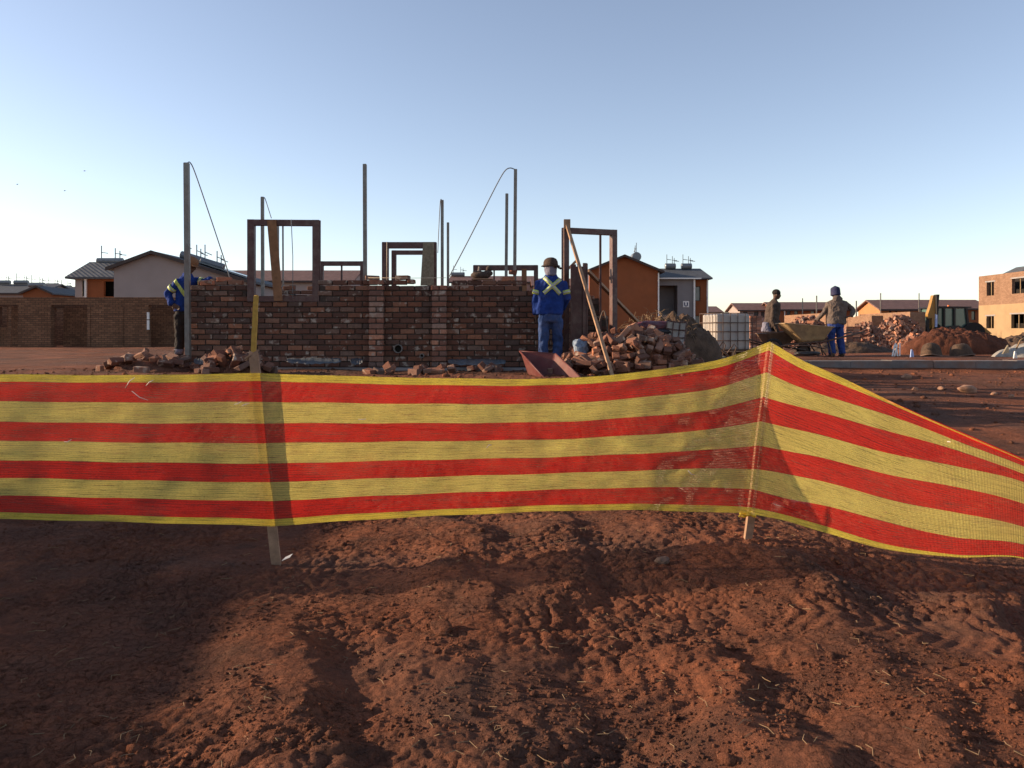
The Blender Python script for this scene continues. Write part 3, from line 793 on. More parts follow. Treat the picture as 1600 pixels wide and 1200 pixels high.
def line(name, pts, r, mat, label, cat):
    return tag(MB().tube(pts, r, 6).build(name, mat, None, True), label, cat)
def arc(ps, n=10):
    C = [Vector(p) for p in ps]; out = []
    for i in range(len(C) - 1):
        p0 = C[max(i - 1, 0)]; p1 = C[i]; p2 = C[i + 1]; p3 = C[min(i + 2, len(C) - 1)]
        for k in range(n):
            t = k / n; out.append(.5 * ((2 * p1) + (p2 - p0) * t + (2 * p0 - 5 * p1 + 4 * p2 - p3) * t * t + (3 * p1 - p0 - 3 * p2 + p3) * t**3))
    return out + [C[-1]]
line('strap', arc([P(293, 254.5, 12.05), P(297, 254, 12.07), P(304, 268, 12.1), P(322, 320, 12.15), P(347, 395, 12.2), P(360, 437, 12.25)]), .009, M['wire'], 'grey strap hanging from the tall left corner pole', 'strap')
line('strap', arc([P(805, 265, 12.36), P(797, 262.5, 12.36), P(789, 267, 12.36), P(778, 285, 12.36), P(755, 330, 12.36), P(728, 383, 12.36), P(702, 432, 12.3)]), .009, M['wire'], 'grey strap arching from the tall right-hand pole to the wall', 'strap')
line('strap', arc([P(411, 308, 15.05), P(414, 310, 15.05), P(418, 322, 15.0), P(424, 341, 15.0)]), .008, M['wire'], 'short strap hanging from the pole behind the tall window frame', 'strap')
line('strap', arc([P(690, 312, 15.0), P(688, 315, 15.0), P(686, 350, 15.0), P(684, 395, 14.9)]), .008, M['wire'], 'strap hanging beside the pole right of the grey board', 'strap')
line('plumb_line', [P(455, 343, 12.1), P(457.5, 400, 12.1), P(457.5, 466, 12.1)], .006, M['wire'], 'plumb line hanging inside the tall window frame', 'string')
line('string_line', [P(575, 434, 12.05), P(640, 434.5, 12.05), P(697, 434, 12.05)], .004, M['twine'], 'mason string stretched level along the wall top', 'string')
line('string_line', [P(604.5, 378, 14.1), P(604.5, 440, 14.1)], .006, M['twine'], 'pale string hanging down the nested steel frame jamb', 'string')

# plastic waste pipes let into the foot of the wall
for px, py, r_, lab in ((621.5, 545, .066, 'larger grey waste pipe end low in the wall between piers'), (659, 556, .034, 'small grey waste pipe end at the foot of right pier')):
    t = thing('waste_pipe', P(px, py, 12.1), lab, 'pipe')
    c = P(px, py, 12.1); mb = MB(); n = 20; vs = []; fs = []
    for k in range(n):
        a = 2 * math.pi * k / n
        for rr, yy in ((r_, .12), (r_, -.0), (r_ - .010, -.0), (r_ - .010, .12)): vs.append(c + Vector((math.cos(a) * rr, yy, math.sin(a) * rr)))
    for k in range(n):
        for j in range(3): fs.append((k * 4 + j, k * 4 + j + 1, ((k + 1) % n) * 4 + j + 1, ((k + 1) % n) * 4 + j))
    mb.add(vs, fs).build('pipe', M['galv'], t, True)
    MB().tube([c + Vector((0, .09, 0)), c + Vector((0, .11, 0))], r_ - .012, 16).build('bore_disc', simple('bore_shade', (.02, .018, .016), .9, 0, 5, 0), t)  # near-black disc, the shade inside the pipe painted as colour

# damp-proof plastic sticking out under the wall
M['dpc'] = simple('blue_grey_plastic', (.075, .09, .105), .5, .3, 9, .6, .02, spec=.5, dirt=(.18, .11, .08), dirt_amt=.5)
for px0, px1, py, lab in ((448, 532, 561, 'blue grey plastic sheet at the wall foot below the tall window'), (700, 790, 563, 'blue grey plastic sheet at the wall foot right of the piers'), (548, 566, 562, 'scrap of pale plastic at the foot of left pier'), (303, 330, 562, 'strip of pale plastic at the left corner of the wall foot')):
    n = 26; vs = []; fs = []
    for i in range(n + 1):
        px = px0 + (px1 - px0) * i / n
        for j in range(4):
            e = abs(math.sin(math.pi * i / n)) ** .5
            vs.append(P(px, py + (-2 + j * 3.2) * (.5 + .5 * e) + random.uniform(-.8, .8), 11.93 - .06 * j + random.uniform(-.02, .02)))
    for i in range(n):
        for j in range(3): fs.append((i * 4 + j, i * 4 + j + 1, i * 4 + j + 5, i * 4 + j + 4))
    o = MB().add(vs, fs).build('plastic_sheet', M['dpc'], None, True); tag(o, lab, 'plastic sheet')
    md = o.modifiers.new('thickness', 'SOLIDIFY'); md.thickness = .004

# ------------------------------------------------------------------ heaps of loose bricks
def heap(cx, cy, rx, ry, h, n, label, group, core=True, seed=0, big=1.0, zb=None):
    rr = random.Random(seed); z0 = gz1(cx, cy) if zb is None else zb
    if core:
        k = 26; vs = []; fs = []
        for j in range(k + 1):
            for i in range(k + 1):
                u = i / k * 2 - 1; v = j / k * 2 - 1; r2 = u * u + v * v
                z = h * max(0, 1 - r2) ** .9 - .05 + .05 * float(fbm(cx + u * rx, cy + v * ry, .3, 3, 5))
                if r2 > 1: z = -.12
                vs.append((cx + u * rx, cy + v * ry, z0 + z * .86))
        for j in range(k):
            for i in range(k): a = j * (k + 1) + i; fs.append((a, a + 1, a + k + 2, a + k + 1))
        o = MB().add(vs, fs).build('rubble_mound', M['soil'], None, True); tag(o, 'earth and mortar rubble under the ' + group, 'rubble', kind='stuff')
    for i in range(n):
        for _ in range(50):
            u = rr.uniform(-1, 1); v = rr.uniform(-1, .75)
            if u * u + v * v < 1: break
        r2 = u * u + v * v
        x = cx + u * rx; y = cy + v * ry
        z = z0 + h * max(0, 1 - r2) ** .9 * rr.uniform(.82, 1.06) + .03
        me_ = rr.choice(LOOSE) if rr.random() < .72 else rr.choice(HALF)
        o = put(me_, (x, y, max(z, gz1(x, y) + .03)), None, (rr.gauss(0, .5), rr.gauss(0, .45), rr.uniform(0, 6.28)))
        if r2 > .8: o.rotation_euler = (rr.choice([0, 1.57]) + rr.gauss(0, .08), rr.gauss(0, .08), rr.uniform(0, 6.28))
        tag(o, label, 'brick', group)
heap(X(985, 11.2), 11.3, 1.02, .78, .60, 200, 'loose clay brick in the big heap right of the blue-jacket worker', 'brick heap at the door frame', seed=1)
heap(X(915, 10.8), 10.7, .5, .35, .18, 26, 'loose clay brick beside the red wheelbarrow tray', 'bricks beside the red tray', core=False, seed=2)
heap(X(235, 11.7), 11.7, .72, .55, .22, 36, 'loose clay brick in the low heap behind the left worker', 'low brick heap at the left corner', seed=3)
heap(X(365, 10.9), 11.0, .50, .45, .30, 44, 'loose clay brick in the heap behind the leaning stake', 'brick heap behind the leaning stake', seed=4)
heap(X(640, 11.0), 11.05, .70, .35, .05, 13, 'brick scattered on the ground in front of the piers', 'bricks scattered before the piers', core=False, seed=5)
heap(X(745, 11.3), 11.3, .45, .3, .03, 6, 'brick lying before the wall near the red tray', 'bricks before the wall', core=False, seed=6)
heap(X(1075, 12.6), 12.6, .45, .5, .12, 16, 'loose clay brick beside the caged tank panel', 'bricks beside the cage', core=False, seed=7)

# ------------------------------------------------------------------ buildings
M['orange'] = simple('orange_plaster', (.235, .075, .028), .9, .10, 1.2, .15, .004, dirt=(.22, .08, .04), dirt_amt=.3, dscale=.5)
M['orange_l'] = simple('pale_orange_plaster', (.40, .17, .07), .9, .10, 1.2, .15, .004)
M['cream'] = simple('taupe_plaster', (.30, .245, .225), .9, .06, .8, .12, .004, dirt=(.26, .20, .17), dirt_amt=.35, dscale=.5)
M['grey_pl'] = simple('grey_plaster', (.20, .185, .185), .9, .08, 1.0, .12, .004)
M['roof_grey'] = roof_mat('grey_tile_roof', (.085, .09, .098))
M['roof_brown'] = roof_mat('brown_tile_roof', (.165, .095, .080))
M['fascia'] = simple('dark_fascia', (.055, .04, .035), .7, .2, 3, 0)
M['dark'] = simple('interior_shade', (.018, .014, .012), .9, .2, 3, 0)  # near-black backing behind openings, with the indoor shade put into its colour
M['glass'] = glass_mat('window_glass')
M['fr_dark'] = simple('dark_window_frame', (.03, .026, .024), .6, .1, 4, 0)
M['tank'] = simple('solar_tank', (.17, .18, .19), .4, .15, 4, 0, metal=.3)
M['panel'] = simple('solar_panel', (.035, .05, .075), .15, .1, 4, 0, spec=.7)
M['fb_brown'] = far_brick('brown_brickwork', (.135, .070, .042), (.25, .128, .072), (.085, .055, .038))
M['fb_red'] = far_brick('red_brickwork', (.215, .118, .073), (.30, .175, .11), (.20, .13, .09))
M['fb_plast'] = simple('sand_plaster', (.31, .21, .115), .9, .12, 1.0, .2, .006, dirt=(.36, .22, .11), dirt_amt=.4, dscale=.8)

def wall_open(mb, plane, pos, th, u0, u1, z0, z1, ops):
    """Wall with real openings. plane 'y': runs along x at y=pos..pos+th; plane 'x': runs along y at x=pos..pos+th."""
    us = sorted({u0, u1, *[o[0] for o in ops], *[o[1] for o in ops]}); us = [u for u in us if u0 <= u <= u1]
    for a, b in zip(us[:-1], us[1:]):
        holes = sorted([(max(o[2], z0), min(o[3], z1)) for o in ops if o[0] <= a + 1e-6 and o[1] >= b - 1e-6])
        z = z0; segs = []
        for h0, h1 in holes:
            if h0 > z: segs.append((z, h0))
            z = max(z, h1)
        if z < z1: segs.append((z, z1))
        for s0, s1 in segs:
            if plane == 'y': mb.box(a, b, pos, pos + th, s0, s1)
            else: mb.box(pos, pos + th, a, b, s0, s1)
    return mb

def window(root, plane, pos, u0, u1, z0, z1, inset=.12, panes=2, glass=None, sgn=1):
    w = .055; mb = MB(); p0 = pos + inset * sgn; p1 = p0 + .06 * sgn
    def bx(m_, a, b, c, d_, q0, q1):
        lo, hi = min(q0, q1), max(q0, q1)
        m_.box(a, b, lo, hi, c, d_) if plane == 'y' else m_.box(lo, hi, a, b, c, d_)
    bx(mb, u0, u0 + w, z0, z1, p0, p1); bx(mb, u1 - w, u1, z0, z1, p0, p1); bx(mb, u0 + w, u1 - w, z0, z0 + w, p0, p1); bx(mb, u0 + w, u1 - w, z1 - w, z1, p0, p1)
    for i in range(1, panes):
        u = u0 + (u1 - u0) * i / panes; bx(mb, u - .02, u + .02, z0 + w, z1 - w, p0 + .003 * sgn, p1 - .003 * sgn)
    o = mb.build('window', M['fr_dark'], root)
    for i in range(panes):
        a = u0 + (u1 - u0) * i / panes; b = u0 + (u1 - u0) * (i + 1) / panes
        g = MB(); bx(g, a + .03, b - .03, z0 + w * .6, z1 - w * .6, p0 + .022 * sgn, p0 + .032 * sgn); g.build('pane', glass or M['glass'], o)
    return o

def gable_roof_cam(root, x0, xr, x1, y0, y1, ze0, zr, ze1, mat, ov=.35, th=.14):
    """Roof whose gable faces the camera: ridge at xr, eaves at x0 / x1."""
    s0 = (zr - ze0) / (xr - x0); s1 = (zr - ze1) / (x1 - xr)
    a = (x0 - ov, ze0 - s0 * ov); r = (xr, zr); b = (x1 + ov, ze1 - s1 * ov)
    L = y1 - y0 + 2 * ov
    MB().prism([(a[0], y0 - ov, a[1]), (r[0], y0 - ov, r[1]), (r[0], y0 - ov, r[1] + th), (a[0], y0 - ov, a[1] + th)], (0, L, 0)).build('roof', mat, root)
    MB().prism([(r[0] + .001, y0 - ov, r[1]), (b[0], y0 - ov, b[1]), (b[0], y0 - ov, b[1] + th), (r[0] + .001, y0 - ov, r[1] + th)], (0, L, 0)).build('roof', mat, root)
    MB().prism([(a[0], y0 - ov - .03, a[1] - .05), (r[0], y0 - ov - .03, r[1] - .05), (r[0], y0 - ov - .03, r[1] + th + .02), (a[0], y0 - ov - .03, a[1] + th + .02)], (0, .028, 0)).build('barge_board', M['fascia'], root)
    MB().prism([(r[0] + .001, y0 - ov - .03, r[1] - .05), (b[0], y0 - ov - .03, b[1] - .05), (b[0], y0 - ov - .03, b[1] + th + .02), (r[0] + .001, y0 - ov - .03, r[1] + th + .02)], (0, .028, 0)).build('barge_board', M['fascia'], root)

def geyser(root, c, L=1.7, r=.27, axis='x', panel=None):
    c = Vector(c); ax = Vector((1, 0, 0)) if axis == 'x' else Vector((0, 1, 0)) if axis == 'y' else Vector(axis).normalized()
    o = MB().tube([c - ax * L / 2, c - ax * (L / 2 - .03), c + ax * (L / 2 - .03), c + ax * L / 2], [r * .85, r, r, r * .85], 14).build('water_tank', M['tank'], root, False)
    for s, h in ((-.33, .85), (.2, .68), (.38, .5)):
        p = c + ax * L * s
        MB().bar(p + Vector((0, 0, r * .8)), p + Vector((0, 0, r + h)), .05).bar(p + Vector((0, 0, r + h * .45)), p + ax * .45 + Vector((0, 0, r + h * .38)), .05).build('vent_pipe', M['tank'], o)
    if panel:
        MB().prism(panel[0], panel[1]).build('solar_panel', M['panel'], root)

GZ0 = .9
# --- taupe gabled house, left
d = 48.0; r = thing('house', (X(240, d), d, GZ0), 'taupe gable-ended house with solar heaters behind the left brick wall', 'house')
x0, x1, xr = X(178, d), X(385, d), X(240, d); ze0, zr, ze1 = Z(419, d), Z(396, d), Z(440, d)
MB().prism([(x0, d, GZ0 - .5), (x1, d, GZ0 - .5), (x1, d, ze1), (xr, d, zr), (x0, d, ze0)], (0, 9, 0)).build('wall', M['cream'], r)
gable_roof_cam(r, x0, xr, x1, d, d + 9, ze0, zr, ze1, M['roof_grey'])
sl_ = (ze1 - zr) / (x1 - xr)
def on_slope(x, dz=0): return zr + (x - xr) * sl_ + .14 + dz
for px, yy in ((268, d + 1.0), (305, d + .6)):
    xx = X(px, d)
    geyser(r, (xx + .45, yy + 1.0, on_slope(xx + .45, .26)), 1.5, .23, (1, 0, sl_), ([(xx + .7, yy, on_slope(xx + .7, .10)), (xx + 2.9, yy, on_slope(xx + 2.9, .10)), (xx + 2.9, yy, on_slope(xx + 2.9, .17)), (xx + .7, yy, on_slope(xx + .7, .17))], (0, 2.0, 0)))
# wing at its left
wx0, wx1, wd = X(117, 52), X(178, 52), 52.0
w_ = thing('house', (wx0, wd, GZ0), 'small orange and cream wing left of the taupe gable house', 'house')
wt = Z(436, wd)
mb = wall_open(MB(), 'y', wd, .25, X(136, wd), wx1 + .6, GZ0, wt, [(X(162, wd), wx1 + .3, GZ0 + 3.0, Z(439.5, wd))]); mb.build('wall', M['orange'], w_)
mb = wall_open(MB(), 'y', wd + .02, .25, wx0, X(136, wd) - .005, GZ0, wt, [(X(128, wd), X(134, wd), Z(463, wd), Z(438, wd))]); mb.build('wall', M['cream'], w_)
MB().box(wx0, wx1 + .6, wd + 5, wd + 5.2, GZ0, wt).build('rear_wall', M['cream'], w_)
MB().box(wx0, wx0 + .2, wd + .3, wd + 4.99, GZ0, wt).build('side_wall', M['cream'], w_)
MB().box(wx0 + .2, wx1 + .6, wd + 1.2, wd + 1.3, GZ0, wt).build('dark_backing', M['dark'], w_)
window(w_, 'y', wd, X(128, wd), X(134, wd), Z(463, wd), Z(438, wd), panes=1)
ex0, ex1 = wx0 - .45, wx1 + .8; rz_ = Z(412, wd + 2.6)
a = [(ex0, wd - .4, wt), (ex1, wd - .4, wt), (ex1, wd + 2.6, rz_), (X(140, wd + 2.6), wd + 2.6, rz_), (ex0, wd + 5.6, wt), (ex1, wd + 5.6, wt)]
up = Vector((0, 0, .12)); vs = [Vector(p) for p in a] + [Vector(p) + up for p in a]
MB().add(vs, [(0, 3, 2, 1), (6, 7, 8, 9), (0, 1, 7, 6), (0, 4, 3), (6, 9, 10), (0, 6, 10, 4), (3, 4, 5, 2), (9, 8, 11, 10)]).build('roof', M['roof_grey'], w_)
MB().bar((X(135.2, wd), wd - .1, GZ0), (X(135.2, wd), wd - .1, wt), .12).build('downpipe', M['white_pipe'], w_)
geyser(w_, (X(172, wd + 2.6), wd + 2.6, rz_ + .2), 1.8, .2)

# --- rows of far roofs on the left
def row_house(name, px0, px1, d, dep, pe, pr, wall, roof, label, wins=(), group=None, pipes=(), tanks=(), x0=None, gz_=GZ0):
    xa_, xb_ = (X(px0, d) if x0 is None else x0), X(px1, d); ze, zr = Z(pe, d), Z(pr, d + dep / 2)
    r = thing(name, ((xa_ + xb_) / 2, d, gz_), label, 'house', group)
    ops = [(X(a, d), X(b, d), Z(z1_, d), Z(z0_, d)) for a, b, z0_, z1_ in wins]
    mb = wall_open(MB(), 'y', d, .251, xa_, xb_, gz_ - .5, ze, ops)
    mb.prism([(xa_ + .001, d + .25, gz_ - .5), (xa_ + .001, d + dep, gz_ - .5), (xa_ + .001, d + dep, ze), (xa_ + .001, d + dep / 2, zr - .03), (xa_ + .001, d + .25, ze)], (.2, 0, 0))
    mb.prism([(xb_ - .2, d + .25, gz_ - .5), (xb_ - .2, d + dep, gz_ - .5), (xb_ - .2, d + dep, ze), (xb_ - .2, d + dep / 2, zr - .03), (xb_ - .2, d + .25, ze)], (.198, 0, 0))
    mb.build('wall', wall, r)
    for u0, u1, z0, z1 in ops: window(r, 'y', d, u0, u1, z0, z1, panes=1 if u1 - u0 < 1 else 2)
    ov = .4; s = (zr - ze) / (dep / 2)
    MB().prism([(xa_ - ov, d - ov, ze - s * ov), (xa_ - ov, d + dep / 2, zr), (xa_ - ov, d + dep / 2, zr + .14), (xa_ - ov, d - ov, ze - s * ov + .14)], (xb_ - xa_ + 2 * ov, 0, 0)).build('roof', roof, r)
    MB().prism([(xa_ - ov, d + dep / 2 + .001, zr), (xa_ - ov, d + dep + ov, ze - s * ov), (xa_ - ov, d + dep + ov, ze - s * ov + .14), (xa_ - ov, d + dep / 2 + .001, zr + .14)], (xb_ - xa_ + 2 * ov, 0, 0)).build('roof', roof, r)
    MB().box(xa_ - ov + .02, xb_ + ov - .02, d - ov - .04, d - ov - .005, ze - s * ov - .06, ze - s * ov + .12).build('fascia', M['fascia'], r)
    for px in pipes: MB().bar((X(px, d - .1), d - .12, gz_), (X(px, d - .1), d - .12, ze - .1), .1).build('downpipe', M['white_pipe'], r)
    for px in tanks: geyser(r, (X(px, d + dep / 2), d + dep / 2 - .6, zr + .30), 1.7, .26)
    return r
row_house('house', -160, 62, 92, 8, 458, 445.5, M['cream'], M['roof_grey'], 'grey-roofed house with tanks at the far left edge', tanks=(10, 38))
r = thing('house', (X(60, 84), 84, GZ0), 'small orange gable rising just above the left brick wall', 'house')
gx0, gx1, gxr = X(36, 84), X(80, 84), X(59, 84)
MB().prism([(gx0, 84, 0), (gx1, 84, 0), (gx1, 84, Z(458, 84)), (gxr, 84, Z(449, 84)), (gx0, 84, Z(458, 84))], (0, 8, 0)).build('wall', M['orange'], r)
gable_roof_cam(r, gx0, gxr, gx1, 84, 92, Z(458, 84), Z(448.5, 84), Z(458, 84), M['roof_grey'])
geyser(r, (X(66, 88), 87, Z(446, 88)), 1.7)
row_house('house', 84, 108, 100, 8, 461, 449.5, M['cream'], M['roof_grey'], 'grey roof with tank between orange gable and orange wing', tanks=(86,))
row_house('house', 100, 140, 108, 8, 462, 452.5, M['cream'], M['roof_grey'], 'farthest grey roof just left of the orange wing', tanks=(106,))
# long brown roof behind the half-built house
row_house('house', 330, 548, 78, 8, 439, 424.5, M['cream'], M['roof_brown'], 'long brown-roofed house behind the half-built walls', wins=((401, 411, 446, 462), (452, 462, 446, 462), (510, 520, 446, 462)))
row_house('house', 705, 835, 95, 8, 441, 433, M['cream'], M['roof_brown'], 'brown-roofed house glimpsed through the wide low window frame', tanks=(716,))
row_house('house', 836, 912, 88, 8, 447, 437, M['orange'], M['roof_brown'], 'brown-roofed house behind the blue-jacket worker', wins=((885, 893, 452, 470),))

# --- orange gabled house right of centre and its grey neighbour wing
d = 70.0; r = thing('house', (X(975, d), d, GZ0), 'large orange gable-ended house behind the tall door frame', 'house')
x0, x1, xr = X(921, d), X(1028, d), X(975, d); ze, zr = Z(423, d), Z(401, d)
MB().prism([(x0, d, 0), (x1, d, 0), (x1, d, ze), (xr, d, zr), (x0, d, ze)], (0, 9, 0)).build('wall', M['orange'], r)
gable_roof_cam(r, x0, xr, x1, d, d + 9, ze, zr, ze, M['roof_grey'], ov=.5)
geyser(r, (X(991, d + 2), d + 1.2, Z(400, d)), 1.3, .42, 'y')
for px in (1028.6, 918.5): MB().bar((X(px, d), d - .12, GZ0), (X(px, d), d - .12, ze - .2), .11).build('downpipe', M['white_pipe'], r)
d = 72.0; r = thing('house', (X(1070, d), d, GZ0), 'grey two-storey house with dark porch and U sign', 'house')
x0, xm, x1 = X(1028, d), X(1085, d), X(1106, d); ze = Z(436.5, d)
wall_open(MB(), 'y', d, .25, x0, xm, 0, ze, [(X(1030, d), X(1058.5, d), Z(492, d), Z(446, d))]).build('wall', M['grey_pl'], r)
MB().box(X(1030, d) - .2, X(1058.5, d) + .5, d + 1.7, d + 1.8, 0, ze).box(X(1059, d), X(1059, d) + .1, d + .26, d + 1.69, 0, ze - .1).build('porch_wall', M['grey_pl'], r)
uw = [(X(1087, d), X(1096, d), Z(470, d), Z(447, d)), (X(1087, d), X(1096, d), Z(515, d), Z(493, d))]
wall_open(MB(), 'y', d + .4, .25, xm + .002, x1, 0, ze, uw).build('wall', M['orange'], r)
MB().box(x1 - .25, x1 - .002, d + .66, d + 7, 0, ze).build('side_wall', M['orange'], r)
MB().box(x0, x1, d + 7.01, d + 7.2, 0, ze).build('rear_wall', M['orange'], r)
for u0, u1, z0, z1 in uw: window(r, 'y', d + .4, u0, u1, z0, z1, panes=1, glass=glass_mat('curtained_glass', (.16, .17, .17), .2))
ex0, ex1 = x0 - .3, x1 + .35; rz_ = Z(421.5, d + 3.6)
a = [(ex0, d - .4, ze), (ex1, d - .4, ze), (X(1094, d + 3.6), d + 3.6, rz_), (ex0, d + 3.6, rz_), (ex0, d + 7.6, ze), (ex1, d + 7.6, ze)]
vs = [Vector(p) for p in a] + [Vector(p) + up for p in a]
MB().add(vs, [(0, 3, 2, 1), (6, 7, 8, 9), (0, 1, 7, 6), (1, 2, 5), (7, 11, 8), (1, 5, 11, 7), (3, 4, 5, 2), (9, 8, 11, 10)]).build('roof', M['roof_grey'], r)
MB().box(x0 - .2, X(1094, d), d - .5, d - .405, ze + .0, ze + .12).build('gutter', M['white_pipe'], r)
MB().bar((X(1084.3, d), d - .14, 0), (X(1084.3, d), d - .14, ze), .14).build('downpipe', M['white_pipe'], r)
MB().bar((X(1106.3, d), d + .2, 0), (X(1106.3, d), d + .2, ze), .12).build('downpipe', M['white_pipe'], r)
for px in (1046, 1071): geyser(r, (X(px, d + 3.6), d + 3.2, rz_ + .3), 1.0, .28)
sg = MB().box(X(1067, d), X(1076.5, d), d - .05, d - .01, Z(480, d), Z(470.5, d)).build('sign_board', M['white_pipe'], r)
cx, cz = X(1071.7, d), Z(475.4, d)
pts = [(cx - .13, d - .065, cz + .17), (cx - .13, d - .065, cz - .05)] + [(cx - .13 * math.cos(t), d - .065, cz - .05 - .12 * math.sin(t)) for t in np.linspace(.3, 2.84, 8)] + [(cx + .13, d - .065, cz - .05), (cx + .13, d - .065, cz + .17)]
ub = MB()
for p, q in zip(pts[:-1], pts[1:]): ub.bar(p, q, .02, .075, up=(0, 1, 0)) if False else ub.tube([p, q], .042, 6)
ub.build('letter', simple('navy_paint', (.02, .02, .08), .6, 0, 5, 0), sg)
row_house('house', 1100, 1126, 118, 8, 488, 480, M['orange'], M['roof_brown'], 'brown-roofed house end just right of the grey house', group=None)

# --- far terraces, right (their left ends catch the sun)
row_house('house', 1156, 1208, 110, 6, 484.5, 475, M['cream'], M['roof_brown'], 'far terrace with pale sunlit gable left of the beanie worker', wins=((1161, 1168, 487, 494), (1178, 1185, 487, 495), (1189, 1194, 487, 496)), pipes=(1209,))
row_house('house', 1209, 1330, 108, 6, 483.5, 473.5, M['orange'], M['roof_brown'], 'long orange far terrace between the two right-hand workers', wins=((1229, 1235, 486, 494), (1241, 1247, 486, 495), (1267, 1273, 486, 494)), pipes=(1226,))
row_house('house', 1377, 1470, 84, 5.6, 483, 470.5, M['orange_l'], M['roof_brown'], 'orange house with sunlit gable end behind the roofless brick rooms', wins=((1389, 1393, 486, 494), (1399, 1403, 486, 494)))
row_house('house', 1395, 1545, 98, 7, 482, 470, M['orange'], M['roof_brown'], 'long brown roof behind the digger', wins=((1440, 1446, 485, 493), (1518, 1524, 486, 500)))

# --- roofless brick rooms in the sun, right of centre
def brick_room(px_near, d0, d1, px_end, top, label, wins=(), gz_=.9):
    xl = X(px_near, d0); xe = X(px_end, d0); zt_ = Z(top, d0)
    r = thing('brick_room', (xl, d0, gz_), label, 'brick building')
    ops = [(a, b, z0, z1) for a, b, z0, z1 in wins]
    wall_open(MB(), 'x', xl, .22, d0, d1, gz_ - .4, zt_, ops).build('side_wall', M['fb_red'], r)
    MB().box(xl + .223, xe, d0 + .003, d0 + .22, gz_ - .4, zt_ - .01).build('front_wall', M['fb_red'], r)
    MB().box(xl + .223, xe, d1 - .22, d1 - .003, gz_ - .4, zt_ - .012).build('rear_wall', M['fb_red'], r)
    for a, b, z0, z1 in ops:
        if z0 > gz_: MB().box(xl + .05, xl + .1, (a + b) / 2 - .03, (a + b) / 2 + .03, z0, z1).build('window_bar', M['oxide'], r)
        MB().box(xl - .012, xl + .2, a - .15, b + .15, z1 + .001, z1 + .1).build('lintel', M['concrete'], r)
    return r
brick_room(1422, 49.0, 56.2, 1446, 487, 'roofless brick room with sunlit wall left of the digger', ((49.9, 50.9, 1.8, 2.4), (53.6, 54.7, .5, 2.3), (52.6, 53.2, 1.6, 2.3)))
brick_room(1362, 51.5, 54, 1380, 493, 'small roofless brick stub wall beside the rubble heaps', ())
brick_room(1290, 52, 57, 1310, 489, 'sunlit brick wall stub between the right-hand workers', ((53.5, 54.6, .5, 2.1),))
brick_room(1272, 55, 61, 1284, 490, 'farther brick wall stub left of the bucket-hat worker', ((57, 58, 1.6, 2.2),))
brick_room(1340, 58, 64, 1352, 495, 'low brick wall stub right of the bucket-hat worker', ())

# --- two-storey brick block at the right edge
xl = 41.5; r = thing('brick_block', (xl, 66, .9), 'unfinished two-storey block at the right edge, plastered below', 'building')
zf, ztop = Z(477.5, 70), Z(432, 70)
def yy(px): return xl * F / (px - 800)
lo_ops = [(yy(1553), yy(1541.5), Z(513, 68.5), Z(494, 68.5)), (yy(1600.5), yy(1580), Z(513, 65), Z(491, 65)), (57.5, 59.5, 1.9, 3.0)]
up_ops = [(yy(1553), yy(1541.5), Z(462, 68.5), Z(441, 68.5)), (yy(1604), yy(1581), Z(459, 65), Z(435.5, 65)), (56.5, 59.5, 4.7, 6.0)]
wall_open(MB(), 'x', xl, .25, 40, 70, .2, zf, lo_ops).build('lower_wall', M['fb_plast'], r)
wall_open(MB(), 'x', xl + .004, .25, 40, 70, zf + .001, ztop, up_ops).build('upper_wall', M['fb_red'], r)
MB().box(xl + .255, xl + 9, 69.75, 69.99, .2, ztop).box(xl + .255, xl + 9, 40, 40.2, .2, ztop).build('end_wall', M['fb_red'], r)
MB().box(xl + .26, xl + 9, 40.2, 69.7, zf - .1, zf + .1).build('floor_slab', M['concrete'], r)
MB().box(xl + 2.4, xl + 2.6, 40.3, 69.6, .2, zf - .11).box(xl + 2.4, xl + 2.6, 40.3, 69.6, zf + .11, ztop - .1).build('dark_backing', M['dark'], r)
for a, b, z0, z1 in lo_ops + up_ops:
    for k in ((.5,) if b - a < 2 else (.33, .66)):
        u = a + (b - a) * k; MB().box(xl + .1, xl + .16, u - .03, u + .03, z0, z1).build('window_bar', M['fb_plast'], r)
    MB().box(xl - .012, xl + .2, a - .2, b + .2, z1 + .002, z1 + .12).build('lintel', M['concrete'], r)
MB().prism([(xl + .5, 67.6, ztop), (xl + 2.6, 67.6, ztop), (xl + 1.8, 67.6, ztop + .62)], (0, -2.5, 0)).build('roof_stub', M['roof_grey'], r)

# --- left roofless brick walls
d = 32.0; r = thing('brick_building', (X(140, d), d, .9), 'long roofless brown brick building along the left background', 'building')
zt_ = Z(464.5, d); zb = .6
lin = Z(477, d)
segs = [(28, 80), (137, 232)]
for a, b in segs: MB().box(X(a, d), X(b, d), d, d + .22, zb, lin).build('wall', M['fb_brown'], r)
MB().box(X(-260, d), X(330, d), d + .003, d + .225, lin + .001, zt_).build('upper_wall', M['fb_brown'], r)
wall_open(MB(), 'y', d + 1.1, .22, X(-260, d), X(340, d), zb, lin + .3, [(X(-2, d + 1.1), X(11, d + 1.1), Z(511, d), Z(478, d)), (X(84, d + 1.1), X(99, d + 1.1), zb, Z(480, d))]).build('recessed_wall', M['fb_brown'], r)
MB().box(X(-260, d), X(345, d), d + 4.5, d + 4.7, zb, zt_ - .05).build('rear_wall', M['fb_brown'], r)
MB().box(X(232, d) - .03, X(232, d) + .05, d - .08, d - .02, Z(499, d), Z(488, d)).box(X(232, d) - .03, X(232, d) + .05, d - .08, d - .02, Z(515, d), Z(500.5, d)).build('white_pipe', M['white_pipe'], r)
